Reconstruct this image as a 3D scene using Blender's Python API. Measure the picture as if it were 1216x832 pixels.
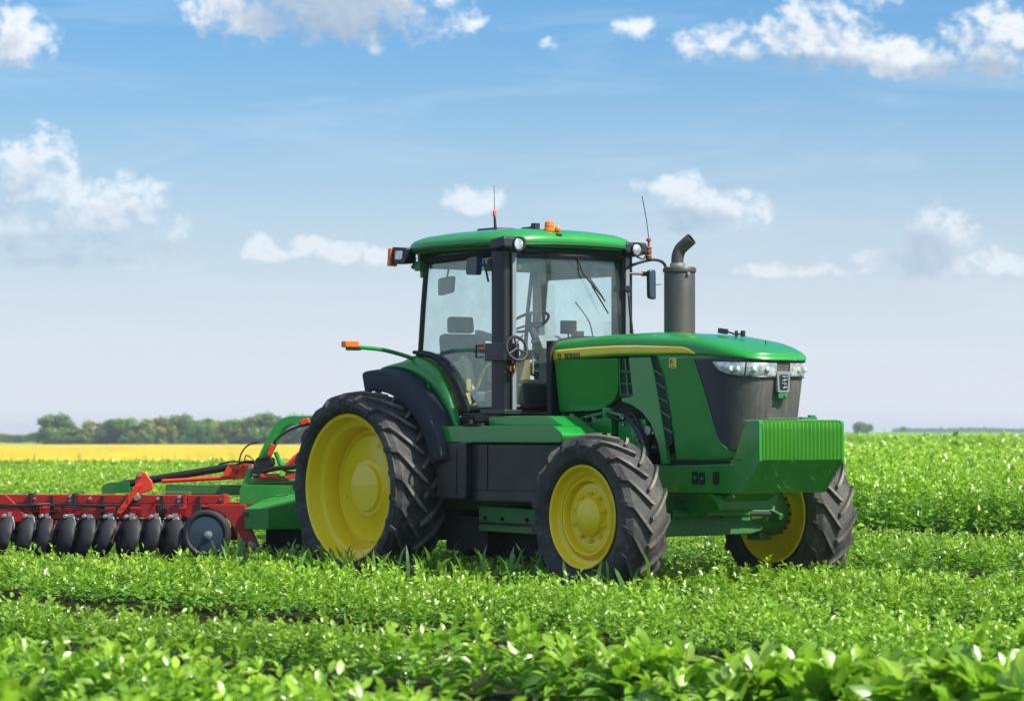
import bpy, bmesh, math, random
import numpy as np
from mathutils import Vector, Matrix
R = math.radians
PI = math.pi
for o in list(bpy.data.objects): bpy.data.objects.remove(o)
S = bpy.context.scene
COL = S.collection
random.seed(7)

# ------------------------------------------------------------------ camera
HEYE = 1.615
cd = bpy.data.cameras.new('camera'); cam = bpy.data.objects.new('camera', cd); COL.objects.link(cam)
cam.location = (0, 0, HEYE); cam.rotation_euler = (R(90), 0, 0)
cd.sensor_width = 36; cd.lens = 109.5; cd.shift_y = 0.0785
cd.clip_start = .5; cd.clip_end = 20000
cd.dof.use_dof = True; cd.dof.focus_distance = 33.0; cd.dof.aperture_fstop = 3.5
S.camera = cam

# ------------------------------------------------------------------ light
SUN_EL = 49.0
SX, SY = .85, -.527                    # horizontal direction towards the sun
sl = bpy.data.lights.new('sun', 'SUN'); sun = bpy.data.objects.new('sun', sl); COL.objects.link(sun)
sl.energy = 3.7; sl.angle = R(.53); sl.color = (1, .95, .86)
ce = math.cos(R(SUN_EL))
sdir = Vector((SX*ce, SY*ce, math.sin(R(SUN_EL)))).normalized()
sun.rotation_euler = sdir.to_track_quat('Z', 'Y').to_euler()
S.view_settings.view_transform = 'Standard'; S.view_settings.look = 'None'
S.view_settings.exposure = .92; S.view_settings.gamma = 1

# ------------------------------------------------------------------ node helpers
class NT:
    def __init__(s, tree): s.t = tree; s.n = tree.nodes; s.l = tree.links
    def new(s, ty, **k):
        n = s.n.new(ty)
        for a, b in k.items(): setattr(n, a, b)
        return n
    def put(s, sock, v):
        if hasattr(v, 'is_output') or isinstance(v, bpy.types.NodeSocket): s.l.new(v, sock)
        elif v is not None:
            try: sock.default_value = v
            except Exception: sock.default_value = tuple(v)
    def m(s, op, a, b=None, c=None, clamp=False):
        n = s.new('ShaderNodeMath', operation=op, use_clamp=clamp)
        for i, v in enumerate((a, b, c)):
            if v is not None: s.put(n.inputs[i], v)
        return n.outputs[0]
    def vm(s, op, a, b=None):
        n = s.new('ShaderNodeVectorMath', operation=op); s.put(n.inputs[0], a)
        if b is not None: s.put(n.inputs[1], b)
        return n.outputs[0]
    def mix(s, f, a, b, blend='MIX'):
        n = s.new('ShaderNodeMix', data_type='RGBA', blend_type=blend)
        s.put(n.inputs[0], f); s.put(n.inputs[6], a); s.put(n.inputs[7], b); return n.outputs[2]
    def mr(s, v, a, b, c=0., d=1., interp='LINEAR'):
        n = s.new('ShaderNodeMapRange', interpolation_type=interp)
        for i, q in enumerate((v, a, b, c, d)): s.put(n.inputs[i], q)
        return n.outputs[0]
    def noise(s, vec, scale, detail=3, rough=.5, dist=0.):
        n = s.new('ShaderNodeTexNoise'); s.put(n.inputs['Vector'], vec)
        n.inputs['Scale'].default_value = scale; n.inputs['Detail'].default_value = detail
        n.inputs['Roughness'].default_value = rough; n.inputs['Distortion'].default_value = dist
        return n.outputs[0]
def c4(c): return (c[0], c[1], c[2], 1)
def srgb(r, g, b):
    f = lambda v: (v/255/12.92 if v/255 <= .04045 else ((v/255+.055)/1.055)**2.4)
    return (f(r), f(g), f(b))

# ------------------------------------------------------------------ sky with clouds, laid out by compass direction and elevation
W = bpy.data.worlds.new('World'); S.world = W; W.use_nodes = True
w = NT(W.node_tree); w.n.clear()
sky = w.new('ShaderNodeTexSky', sky_type='NISHITA'); sky.sun_disc = False
sky.sun_elevation = R(SUN_EL); sky.sun_rotation = math.atan2(SX, SY)
sky.altitude = 0; sky.air_density = 1.0; sky.dust_density = 1.2; sky.ozone_density = 1.6
tc = w.new('ShaderNodeTexCoord'); dirv = w.vm('NORMALIZE', tc.outputs['Generated'])
# cumulus list: (azimuth tangent, elevation tangent, half width, half height) east positive
def ae(px, py, rx, ry): return ((px-608)/3700., (512-py)/3700., rx/3700., ry/3700.)
CU = [ae(20,52,58,46), ae(400,18,165,62), ae(490,20,90,52), ae(300,22,90,40), ae(748,36,34,22), ae(656,56,22,12),
      ae(900,52,95,40), ae(975,45,80,52), ae(1060,72,110,32), ae(1165,62,85,44), ae(1210,40,50,50), ae(1045,0,40,16),
      ae(50,215,62,60), ae(150,245,56,48), ae(60,275,175,42), ae(205,288,42,20), ae(310,296,28,20), ae(356,292,30,17),
      ae(435,304,75,16), ae(556,240,42,22), ae(800,222,50,22), ae(850,252,75,38),
      ae(1115,282,46,46), ae(1110,315,120,26), ae(1195,318,60,20), ae(950,322,90,15), ae(100,314,120,14)]
grp = bpy.data.node_groups.new('cloud_shape', 'ShaderNodeTree')
grp.interface.new_socket('Vector', in_out='INPUT', socket_type='NodeSocketVector')
grp.interface.new_socket('Density', in_out='OUTPUT', socket_type='NodeSocketFloat')
g = NT(grp); gi = g.new('NodeGroupInput'); go = g.new('NodeGroupOutput')
v = gi.outputs[0]
warp = g.new('ShaderNodeTexNoise'); g.put(warp.inputs['Vector'], v); warp.inputs['Scale'].default_value = 60; warp.inputs['Detail'].default_value = 2
wv = g.vm('MULTIPLY', g.vm('SUBTRACT', warp.outputs['Color'], (.5,.5,.5)), (.012, 0, .008))
v2 = g.vm('ADD', v, wv)
sep = g.new('ShaderNodeSeparateXYZ'); g.put(sep.inputs[0], v2)
az, el = sep.outputs[0], sep.outputs[2]
M = None
for (a0, e0, ra, re) in CU:
    da = g.m('MULTIPLY', g.m('SUBTRACT', az, a0), 1/ra)
    de = g.m('MULTIPLY', g.m('SUBTRACT', el, e0), 1/re)
    low = g.m('MULTIPLY', g.m('MINIMUM', de, 0.), 1.25)
    de2 = g.m('ADD', g.m('MAXIMUM', de, 0.), g.m('ABSOLUTE', low))
    d2 = g.m('ADD', g.m('MULTIPLY', da, da), g.m('MULTIPLY', de2, de2))
    mi = g.m('SUBTRACT', 1., d2)
    M = mi if M is None else g.m('SMOOTH_MAX', M, mi, .5)
sv = g.vm('MULTIPLY', g.vm('ADD', v, g.vm('MULTIPLY', g.vm('SUBTRACT', warp.outputs['Color'], (.5,.5,.5)), (.006, 0, .006))), (1, 1, 1.15))
s3 = g.new('ShaderNodeSeparateXYZ'); g.put(s3.inputs[0], sv); c3 = g.new('ShaderNodeCombineXYZ'); g.put(c3.inputs[0], g.m('ADD', s3.outputs[0], g.m('MULTIPLY', s3.outputs[1], 3.))); g.put(c3.inputs[1], s3.outputs[2]); sv2 = c3.outputs[0]
def billow(sc):
    n = g.new('ShaderNodeTexVoronoi', feature='F1', voronoi_dimensions='2D'); n.inputs['Scale'].default_value = sc
    g.put(n.inputs['Vector'], sv2); return g.m('SUBTRACT', .40, n.outputs['Distance'])
def noise2(sc, det, ro):
    n = g.new('ShaderNodeTexNoise', noise_dimensions='2D'); g.put(n.inputs['Vector'], sv2); n.inputs['Scale'].default_value = sc; n.inputs['Detail'].default_value = det; n.inputs['Roughness'].default_value = ro; return n.outputs[0]
nn = g.m('ADD', g.m('MULTIPLY', g.m('SUBTRACT', noise2(48, 8, .62), .5), 3.0), g.m('MULTIPLY', g.m('SUBTRACT', noise2(170, 5, .6), .5), 1.3))
for sc_, am_ in ((85, .50), (190, .34), (420, .20)): nn = g.m('ADD', nn, g.m('MULTIPLY', billow(sc_), am_))
D = g.m('ADD', g.m('MINIMUM', M, 1.0), nn)
# fair-weather cloud away from the listed ones behind and beside the field: unseen, thickened for fill light
away = g.mr(g.m('ABSOLUTE', az), .22, .5)
nb = g.noise(sv, 5, 6, .6)
Db = g.m('MULTIPLY', g.m('SUBTRACT', nb, .46), 8.)
D = g.m('ADD', g.m('MULTIPLY', D, g.m('SUBTRACT', 1., away)), g.m('MULTIPLY', Db, away))
g.put(go.inputs[0], D)
sp = w.new('ShaderNodeSeparateXYZ'); w.put(sp.inputs[0], dirv)
yy = w.m('MAXIMUM', w.m('ABSOLUTE', sp.outputs[1]), .05)
cmb = w.new('ShaderNodeCombineXYZ')
w.put(cmb.inputs[0], w.m('DIVIDE', sp.outputs[0], yy)); w.put(cmb.inputs[1], w.m('SIGN', sp.outputs[1])); w.put(cmb.inputs[2], w.m('DIVIDE', sp.outputs[2], yy))
pv = cmb.outputs[0]
def dens(vec):
    n = w.new('ShaderNodeGroup'); n.node_tree = grp; w.put(n.inputs[0], vec); return n.outputs[0]
D0 = dens(pv)
D2 = dens(w.vm('ADD', pv, (.0035, 0, .0085)))
alpha = w.mr(D0, .0, 1.25, 0, 1, 'SMOOTHSTEP')
lit = w.m('ADD', w.m('MULTIPLY', w.m('SUBTRACT', D0, D2), .46), .56, clamp=True)
lit = w.m('MULTIPLY', lit, w.mr(D0, .7, 1.8, 1., .50))
sg = w.new('ShaderNodeSeparateXYZ'); w.put(sg.inputs[0], pv); G = None
wob = w.m('MULTIPLY', w.m('SUBTRACT', w.noise(pv, 60, 4, .6), .5), 1.5)
for (a0, e0, ra, re) in (ae(390,16,150,50), ae(80,300,170,30), ae(1082,304,56,46), ae(812,264,66,24), ae(950,78,120,18), ae(1150,88,90,22)):
    qa = w.m('MULTIPLY', w.m('SUBTRACT', sg.outputs[0], a0), 1/ra); qe = w.m('MULTIPLY', w.m('SUBTRACT', sg.outputs[2], e0), 1/re)
    q = w.m('SUBTRACT', 1., w.m('ADD', w.m('MULTIPLY', qa, qa), w.m('MULTIPLY', qe, qe)))
    G = q if G is None else w.m('MAXIMUM', G, q)
G = w.mr(w.m('ADD', G, wob), -.1, .8, 1., .30, 'SMOOTHSTEP')      # the deepest clouds have grey-blue undersides
lit = w.m('MULTIPLY', lit, G)
ccol = w.mix(lit, c4((1.15, 1.62, 2.2)), c4((3.85, 3.9, 3.98)))
el0 = sp.outputs[2]
fade = w.mr(el0, -.01, .11, .30, 1.)
band = w.mr(el0, .035, .105, .40, .96)
alpha = w.m('MULTIPLY', w.m('MULTIPLY', alpha, band), w.mr(sp.outputs[1], -1, 1, .9, 1.))
# thin veil of cirrus and milky air towards the horizon
cir = w.noise(w.vm('MULTIPLY', pv, (1, 1, 7)), 9, 5, .6, .6)
cir = w.mr(cir, .50, .80, 0, .22)
skyc = sky.outputs[0]
skyc = w.mix(w.mr(el0, .25, .8, 1., .25), skyc, w.mix(1., skyc, c4((.225, .375, .515)), 'MULTIPLY'))
milk = w.mr(el0, .0, .135, .92, .0, 'SMOOTHSTEP')
skyc = w.mix(milk, skyc, c4((2.82, 3.0, 3.30)))
skyc = w.mix(cir, skyc, c4((3.05, 3.4, 3.75)))
fin = w.mix(alpha, skyc, ccol)
bg = w.new('ShaderNodeBackground'); w.put(bg.inputs[0], fin); bg.inputs[1].default_value = .15
wo = w.new('ShaderNodeOutputWorld'); w.l.new(bg.outputs[0], wo.inputs[0])
try:
    W.cycles.sampling_method = 'MANUAL'; W.cycles.sample_map_resolution = 1024
except Exception: pass

# ------------------------------------------------------------------ materials
def newmat(name):
    m = bpy.data.materials.new(name); m.use_nodes = True
    t = NT(m.node_tree); b = m.node_tree.nodes['Principled BSDF']; return m, t, b
def paint(name, col, rough=.3, coat=.0, metal=0., dust=.0, dustcol=(.28,.22,.14), dscale=3., bump=0., bscale=40., var=.06, spec=.5, low=0.):
    m, t, b = newmat(name)
    tcn = t.new('ShaderNodeTexCoord'); gm = t.new('ShaderNodeNewGeometry')
    P = tcn.outputs['Object']
    n1 = t.noise(P, dscale, 6, .6); n2 = t.noise(P, dscale*9, 4, .65)
    base = t.mix(t.mr(n1, .3, .7), c4([x*(1-var) for x in col]), c4([x*(1+var) for x in col]))
    k = t.m('ADD', t.m('MULTIPLY', n1, .6), t.m('MULTIPLY', n2, .4))
    f = t.mr(k, .42, .72, 0, dust) if dust else 0.
    if low:        # splashed soil, thicker low on the machine
        sz = t.new('ShaderNodeSeparateXYZ'); t.put(sz.inputs[0], P)
        lo = t.m('MULTIPLY', t.m('MULTIPLY', t.mr(k, .40, .62), low), t.mr(sz.outputs[2], .55, 1.75, 1., 0.))
        f = t.m('MAXIMUM', f, lo)
    t.put(b.inputs['Base Color'], t.mix(f, base, c4(dustcol)))
    t.put(b.inputs['Roughness'], t.mr(k, .3, .8, rough*.85, min(1, rough*1.3+.25*dust)))
    b.inputs['Metallic'].default_value = metal
    b.inputs['Specular IOR Level'].default_value = spec
    b.inputs['Coat Weight'].default_value = coat; b.inputs['Coat Roughness'].default_value = .04
    if bump:
        bn = t.new('ShaderNodeBump'); bn.inputs['Strength'].default_value = bump; bn.inputs['Distance'].default_value = .01
        t.put(bn.inputs['Height'], t.noise(P, bscale, 5, .6)); t.l.new(bn.outputs[0], b.inputs['Normal'])
    return m
MT = {}
MT['green'] = paint('green_paint', (.004,.25,.022), .32, .55, dust=.07, var=.07, bump=.05, bscale=2.2, dustcol=(.18,.20,.12), low=.42)
MT['green_dull'] = paint('green_casting', (.006,.17,.022), .45, .2, dust=.3, bump=.15, dustcol=(.14,.13,.075), low=.6)
MT['green_weight'] = paint('green_weight', srgb(66,148,30), .38, .35, dust=.12, bump=.05, dustcol=(.25,.3,.12))
MT['yellow'] = paint('yellow_paint', (.98,.72,.010), .36, .35, dust=.15, dustcol=srgb(190,155,50), var=.04)
MT['stripe'] = paint('yellow_stripe', srgb(236,205,30), .35, .5, dust=.0)
MT['black'] = paint('black_plastic', (.012,.015,.021), .36, .25, dust=.14, dustcol=(.12,.11,.09), bump=.04, low=.45)
MT['fender'] = paint('fender_plastic', (.020,.027,.038), .62, .0, dust=.12, dustcol=(.10,.10,.09), bump=.05, spec=.35)
MT['cabblack'] = paint('black_cab_paint', (.010,.012,.015), .42, .15, dust=.06, dustcol=(.1,.1,.1))
MT['seal'] = paint('rubber_seal', (.010,.011,.012), .55)
MT['dark'] = paint('dark_oily_metal', (.012,.012,.012), .75, dust=.18, dustcol=(.07,.055,.035), bump=.4)
MT['tyre'] = paint('tyre_rubber', (.030,.032,.032), .74, dust=.62, dustcol=(.125,.125,.110), dscale=2.2, bump=.35, bscale=28, spec=.35)
MT['tyre_press'] = paint('press_wheel_rubber', (.013,.016,.019), .60, .0, dust=.25, dustcol=(.1,.09,.07), bump=.1)
MT['exhaust'] = paint('exhaust_steel', (.105,.10,.088), .42, .0, metal=.55, dust=.4, dustcol=(.12,.09,.06), bump=.06)
MT['steel'] = paint('galvanised_steel', (.45,.46,.47), .38, metal=.8, dust=.4, bump=.1)
MT['red'] = paint('red_paint', srgb(168,20,20), .42, .3, dust=.45, dustcol=(.16,.055,.035), dscale=5, bump=.10)
MT['redor'] = paint('orange_red_paint', srgb(225,52,22), .38, .3, dust=.15)
MT['amber'] = paint('amber_lens', srgb(235,110,10), .25, .6)
MT['orangebeacon'] = paint('beacon_lens', srgb(240,120,20), .3, .4)
MT['tan'] = paint('tan_trim', srgb(186,172,112), .6)
MT['seat'] = paint('seat_fabric', srgb(72,84,92), .8)
MT['grey'] = paint('grey_trim', srgb(120,130,132), .6)
MT['hose'] = paint('hydraulic_hose', (.014,.015,.014), .4, .1)
MT['letter'] = paint('black_lettering', (.012,.012,.010), .5)
MT['badge'] = paint('badge_metal', srgb(150,158,158), .3, metal=.5)
MT['mirrorglass'] = paint('mirror_shell', srgb(48,60,74), .3, .3)
MT['brown'] = paint('brown_tank', srgb(120,88,48), .5)
def mk_mesh_black():
    m, t, b = newmat('grille_mesh')
    tcn = t.new('ShaderNodeTexCoord'); P = tcn.outputs['Object']
    st = t.noise(t.vm('MULTIPLY', P, (26, 26, 1.3)), 1.0, 5, .7)
    n = t.noise(P, 3., 4, .6)
    streaks = t.m('MULTIPLY', t.mr(st, .30, .80, .35, .9), t.mr(n, .3, .6, .5, 1.))
    sx = t.new('ShaderNodeSeparateXYZ'); t.put(sx.inputs[0], P)
    front = t.mr(sx.outputs[0], 4.80, 5.06, .12, 1.0)       # leading face painted paler brown as if sunlit, sides kept dark
    t.put(b.inputs['Base Color'], t.mix(t.m('MULTIPLY', streaks, front), c4((.014,.018,.024)), c4((.20,.185,.155))))
    b.inputs['Roughness'].default_value = .42
    b.inputs['Coat Weight'].default_value = .25; b.inputs['Coat Roughness'].default_value = .15
    wv = t.new('ShaderNodeTexWave'); wv.bands_direction = 'Z'; wv.inputs['Scale'].default_value = 26; t.put(wv.inputs['Vector'], P)
    bn = t.new('ShaderNodeBump'); bn.inputs['Strength'].default_value = .25; bn.inputs['Distance'].default_value = .004
    t.put(bn.inputs['Height'], wv.outputs[0]); t.l.new(bn.outputs[0], b.inputs['Normal'])
    return m
MT['grille'] = mk_mesh_black()
def mk_glass(name, tint, refl=1.):
    m = bpy.data.materials.new(name); m.use_nodes = True; t = NT(m.node_tree); t.n.clear()
    tr = t.new('ShaderNodeBsdfTransparent'); tr.inputs[0].default_value = c4(tint)
    gl = t.new('ShaderNodeBsdfGlossy'); gl.inputs[0].default_value = (.9, 1, .98, 1); gl.inputs[1].default_value = .02
    df = t.new('ShaderNodeBsdfDiffuse'); df.inputs[0].default_value = (.45, .5, .48, 1)
    gg = t.new('ShaderNodeNewGeometry'); dt = t.new('ShaderNodeVectorMath', operation='DOT_PRODUCT'); t.l.new(gg.outputs['Incoming'], dt.inputs[0]); t.l.new(gg.outputs['Normal'], dt.inputs[1]); fz = t.m('ADD', t.m('MULTIPLY', t.m('POWER', t.m('SUBTRACT', 1., t.m('ABSOLUTE', dt.outputs['Value'])), 5.), .92), .09)
    mx = t.new('ShaderNodeMixShader'); t.put(mx.inputs[0], t.m('MULTIPLY', fz, refl)); t.l.new(tr.outputs[0], mx.inputs[1]); t.l.new(gl.outputs[0], mx.inputs[2])
    tcn = t.new('ShaderNodeTexCoord')
    dn = t.mr(t.noise(tcn.outputs['Object'], 2.5, 6, .65), .38, .75, .03, .14)   # film of dust
    m2 = t.new('ShaderNodeMixShader'); t.put(m2.inputs[0], dn); t.l.new(mx.outputs[0], m2.inputs[1]); t.l.new(df.outputs[0], m2.inputs[2])
    o = t.new('ShaderNodeOutputMaterial'); t.l.new(m2.outputs[0], o.inputs[0]); return m
MT['glass'] = mk_glass('cab_glass', (.93, .995, .985))
def mk_lamp():
    m, t, b = newmat('lamp_glass')
    tcn = t.new('ShaderNodeTexCoord'); n = t.noise(tcn.outputs['Object'], 14, 3, .6)
    t.put(b.inputs['Base Color'], t.mix(t.mr(n, .4, .6), c4((.35,.38,.40)), c4((.85,.87,.88))))
    b.inputs['Roughness'].default_value = .18; b.inputs['Metallic'].default_value = .35
    b.inputs['Coat Weight'].default_value = 1.; b.inputs['Coat Roughness'].default_value = .02
    return m
MT['lamp'] = mk_lamp()

def mk_tyre(name, ro):
    m = paint(name, (.034,.035,.035), .78, dust=.7, dustcol=(.15,.14,.118), dscale=2.2, bump=.35, bscale=28, spec=.35)
    t = NT(m.node_tree); b = m.node_tree.nodes['Principled BSDF']
    old = b.inputs['Base Color'].links[0].from_socket
    tcn = t.new('ShaderNodeTexCoord'); P = tcn.outputs['Object']
    ln = t.new('ShaderNodeVectorMath', operation='LENGTH'); t.put(ln.inputs[0], t.vm('MULTIPLY', P, (1, 0, 1)))
    k = t.mr(ln.outputs['Value'], ro-.030, ro-.008)          # worn faces of the lugs carry dried soil
    n = t.mr(t.noise(P, 3.2, 7, .7), .36, .60)
    side = t.m('MULTIPLY', t.mr(t.noise(P, 7., 7, .72), .52, .70), .35)
    f = t.m('MAXIMUM', t.m('MULTIPLY', t.m('MULTIPLY', k, n), .95), side)
    t.put(b.inputs['Base Color'], t.mix(f, old, c4((.25,.225,.18)))); return m
MT['tyre_rear'] = mk_tyre('rear_tyre_rubber', 1.02); MT['tyre_front'] = mk_tyre('front_tyre_rubber', .80)

# ------------------------------------------------------------------ mesh helpers
class MB:
    def __init__(s): s.bm = bmesh.new()
    def faces(s, vs, fs, mi=0, smooth=True):
        bv = [s.bm.verts.new(v) for v in vs]; out = []
        for f in fs:
            try:
                q = s.bm.faces.new([bv[i] for i in f]); q.material_index = mi; q.smooth = smooth; out.append(q)
            except ValueError: pass
        return bv
    def box(s, c, d, rot=None, mi=0, taper=1.):
        vs = []
        for z in (-.5, .5):
            k = 1 if z < 0 else taper
            for x, y in ((-.5,-.5),(.5,-.5),(.5,.5),(-.5,.5)): vs.append(Vector((x*d[0]*k, y*d[1]*k, z*d[2])))
        if rot is not None: vs = [rot @ q for q in vs]
        c = Vector(c)
        s.faces([q+c for q in vs], [(0,3,2,1),(4,5,6,7),(0,1,5,4),(1,2,6,5),(2,3,7,6),(3,0,4,7)], mi); return s
    def bar(s, a, b, wd, ht, mi=0, up=(0,0,1)):
        a = Vector(a); b = Vector(b); x = (b-a); L = x.length; x.normalize()
        u = Vector(up); y = u.cross(x)
        if y.length < 1e-4: y = Vector((0,1,0)).cross(x)
        y.normalize(); z = x.cross(y)
        s.box((a+b)/2, (L, wd, ht), Matrix((x, y, z)).transposed(), mi); return s
    def tube(s, pts, r, n=10, cap=True, mi=0):
        pts = [Vector(p) for p in pts]; N = len(pts)
        rs = r if isinstance(r, (list, tuple)) else [r]*N
        vs = []; prev = None
        for i, p in enumerate(pts):
            t = (pts[min(i+1, N-1)]-pts[max(i-1, 0)]).normalized()
            if prev is None:
                a = Vector((0,0,1)) if abs(t.z) < .9 else Vector((1,0,0)); u = t.cross(a).normalized()
            else: u = (prev - t*prev.dot(t)).normalized()
            prev = u; q = t.cross(u)
            for k in range(n):
                an = 2*PI*k/n; vs.append(p+(u*math.cos(an)+q*math.sin(an))*rs[i])
        fs = []
        for i in range(N-1):
            for k in range(n): fs.append((i*n+k, i*n+(k+1)%n, (i+1)*n+(k+1)%n, (i+1)*n+k))
        if cap: fs.append(tuple(range(n-1,-1,-1))); fs.append(tuple(range((N-1)*n, N*n)))
        s.faces(vs, fs, mi); return s
    def lathe(s, prof, c=(0,0,0), axis='y', n=48, mi=0, a0=0., a1=2*PI):
        full = abs(a1-a0-2*PI) < 1e-6; m = n if full else n+1
        vs = []
        for (r, h) in prof:
            for k in range(m):
                an = a0+(a1-a0)*k/n; ca, sa = math.cos(an)*r, math.sin(an)*r
                if axis == 'y': q = (sa, h, ca)
                elif axis == 'z': q = (ca, sa, h)
                else: q = (h, ca, sa)
                vs.append(Vector(q)+Vector(c))
        fs = []
        for i in range(len(prof)-1):
            for k in range(n):
                k2 = (k+1) % m if full else k+1
                fs.append((i*m+k, i*m+k2, (i+1)*m+k2, (i+1)*m+k))
        s.faces(vs, fs, mi); return s
    def prism(s, poly, a, b, axis='y', mi=0):
        def P(u, v, h): return {'y': (u, h, v), 'x': (h, u, v), 'z': (u, v, h)}[axis]
        n = len(poly)
        vs = [P(u, v, a) for u, v in poly]+[P(u, v, b) for u, v in poly]
        fs = [tuple(range(n)), tuple(range(2*n-1, n-1, -1))]+[(i, (i+1)%n, n+(i+1)%n, n+i) for i in range(n)]
        s.faces(vs, fs, mi); return s
    def grid(s, rows, mi=0, closed=False):
        n = len(rows[0]); vs = [p for r in rows for p in r]; fs = []
        for i in range(len(rows)-1):
            for k in range(n if closed else n-1): fs.append((i*n+k, i*n+(k+1)%n, (i+1)*n+(k+1)%n, (i+1)*n+k))
        s.faces(vs, fs, mi); return s
    def sphere(s, c, r, seg=16, mi=0):
        if not isinstance(r, (tuple, list)): r = (r,r,r)
        vs = []; fs = []; rg = seg//2
        for i in range(rg+1):
            th = PI*i/rg
            for k in range(seg):
                ph = 2*PI*k/seg
                vs.append((c[0]+r[0]*math.sin(th)*math.cos(ph), c[1]+r[1]*math.sin(th)*math.sin(ph), c[2]+r[2]*math.cos(th)))
        for i in range(rg):
            for k in range(seg): fs.append((i*seg+k, (i+1)*seg+k, (i+1)*seg+(k+1)%seg, i*seg+(k+1)%seg))
        s.faces(vs, fs, mi); return s
    def build(s, name, mats, parent=None, bevel=0., seg=2, solid=0., angle=35, merge=True, loc=None, split=False):
        bm = s.bm
        if split:
            bm.verts.index_update(); bm.verts.ensure_lookup_table(); seen = set(); out = None
            for v0 in bm.verts:
                if v0.index in seen: continue
                st = [v0]; isl = []; seen.add(v0.index)
                while st:
                    v = st.pop(); isl.append(v)
                    for e in v.link_edges:
                        q = e.other_vert(v)
                        if q.index not in seen: seen.add(q.index); st.append(q)
                ids = {v.index: i for i, v in enumerate(isl)}; fs = {f for v in isl for f in v.link_faces}
                m2 = MB(); m2.faces([v.co.copy() for v in isl], [[ids[v.index] for v in f.verts] for f in fs])
                out = m2.build(name, mats, parent, bevel, seg, solid, angle, merge, loc)
            bm.free(); return out
        if merge: bmesh.ops.remove_doubles(bm, verts=bm.verts, dist=1e-5)
        bmesh.ops.recalc_face_normals(bm, faces=bm.faces)
        me = bpy.data.meshes.new(name); bm.to_mesh(me); bm.free()
        for m in (mats if isinstance(mats, (list, tuple)) else [mats]): me.materials.append(MT[m] if isinstance(m, str) else m)
        try: me.set_sharp_from_angle(angle=R(angle))
        except Exception: pass
        o = bpy.data.objects.new(name, me); COL.objects.link(o)
        if parent is not None: o.parent = parent
        if loc is not None: o.location = loc
        if solid:
            md = o.modifiers.new('solid', 'SOLIDIFY'); md.thickness = solid; md.offset = -1
        if bevel:
            md = o.modifiers.new('bevel', 'BEVEL'); md.width = bevel; md.segments = seg; md.limit_method = 'ANGLE'; md.angle_limit = R(30); md.use_clamp_overlap = True
            try: md.harden_normals = True
            except Exception: pass
        return o
def rp(pts, rad, n=5):
    """polygon with rounded corners"""
    out = []; N = len(pts)
    rads = rad if isinstance(rad, (list, tuple)) else [rad]*N
    for i in range(N):
        p = Vector(pts[i]); a = Vector(pts[i-1]); b = Vector(pts[(i+1) % N]); r = rads[i]
        if r <= 0: out.append(tuple(p)); continue
        da = (a-p); db = (b-p); r1 = min(r, da.length*.48, db.length*.48)
        p0 = p+da.normalized()*r1; p1 = p+db.normalized()*r1
        for k in range(n+1):
            t = k/n; q = p0*(1-t)**2+p*2*t*(1-t)+p1*t*t; out.append(tuple(q))
    return out
def smooth_path(pts, n=8):
    P = [Vector(p) for p in pts]; out = []
    for i in range(len(P)-1):
        p0 = P[max(i-1,0)]; p1 = P[i]; p2 = P[i+1]; p3 = P[min(i+2, len(P)-1)]
        for k in range(n):
            t = k/n
            out.append(.5*((2*p1)+(-p0+p2)*t+(2*p0-5*p1+4*p2-p3)*t*t+(-p0+3*p1-3*p2+p3)*t**3))
    out.append(P[-1]); return out
def tag(o, label=None, cat=None, group=None, kind=None):
    if label: o['label'] = label
    if cat: o['category'] = cat
    if group: o['group'] = group
    if kind: o['kind'] = kind
    return o
def empty(name, loc, rz=0.):
    o = bpy.data.objects.new(name, None); COL.objects.link(o); o.location = loc; o.rotation_euler = (0,0,rz); o.empty_display_size = .2; return o
def lettering(txt, size, loc, rot, parent, mat='letter', name='lettering', ext=.0015, sx=1.):
    cu = bpy.data.curves.new('t', 'FONT'); cu.body = txt; cu.size = size; cu.extrude = ext; cu.offset = size*.018
    to = bpy.data.objects.new('t', cu); COL.objects.link(to)
    bpy.context.view_layer.update()
    me = bpy.data.meshes.new_from_object(to.evaluated_get(bpy.context.evaluated_depsgraph_get()))
    bpy.data.objects.remove(to); me.name = name
    me.materials.clear(); me.materials.append(MT[mat])
    o = bpy.data.objects.new(name, me); COL.objects.link(o); o.location = loc; o.rotation_euler = rot; o.scale = (sx,1,1); o.parent = parent; return o

# ------------------------------------------------------------------ terrain
def smooth(t): t = np.clip(t, 0, 1); return t*t*(3-2*t)
def gz(x, y):
    """field level; far to the left the land falls away by about two metres"""
    x = np.asarray(x, float); y = np.asarray(y, float)
    q = x/np.maximum(y, 1.)
    return -(1.75*smooth((y-70)/250)+1.45*smooth((y-300)/580))*smooth((-q-.0)/.05)
def mk_soil():
    m, t, b = newmat('soil_and_litter')
    tcn = t.new('ShaderNodeTexCoord'); P = tcn.outputs['Object']
    n = t.noise(P, 3, 6, .7); n2 = t.noise(P, .05, 4, .6)
    c = t.mix(t.mr(n, .35, .65), c4((.016,.018,.008)), c4((.030,.036,.012)))
    t.put(b.inputs['Base Color'], c); b.inputs['Roughness'].default_value = 1.; b.inputs['Specular IOR Level'].default_value = .05
    return m
def mk_farcrop():
    m, t, b = newmat('far_crop_canopy')
    tcn = t.new('ShaderNodeTexCoord'); P = tcn.outputs['Object']
    n = t.noise(t.vm('MULTIPLY', P, (1,.35,1)), 1.2, 7, .75); n2 = t.noise(t.vm('MULTIPLY', P, (.3,1,1)), .03, 5, .6)
    c = t.mix(t.mr(n, .38, .62), c4((.11,.24,.02)), c4((.22,.38,.035)))
    c = t.mix(t.mr(n2, .35, .65, 0, .6), c, c4((.11,.24,.05)))
    t.put(b.inputs['Base Color'], c); b.inputs['Roughness'].default_value = .7
    return m
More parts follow.
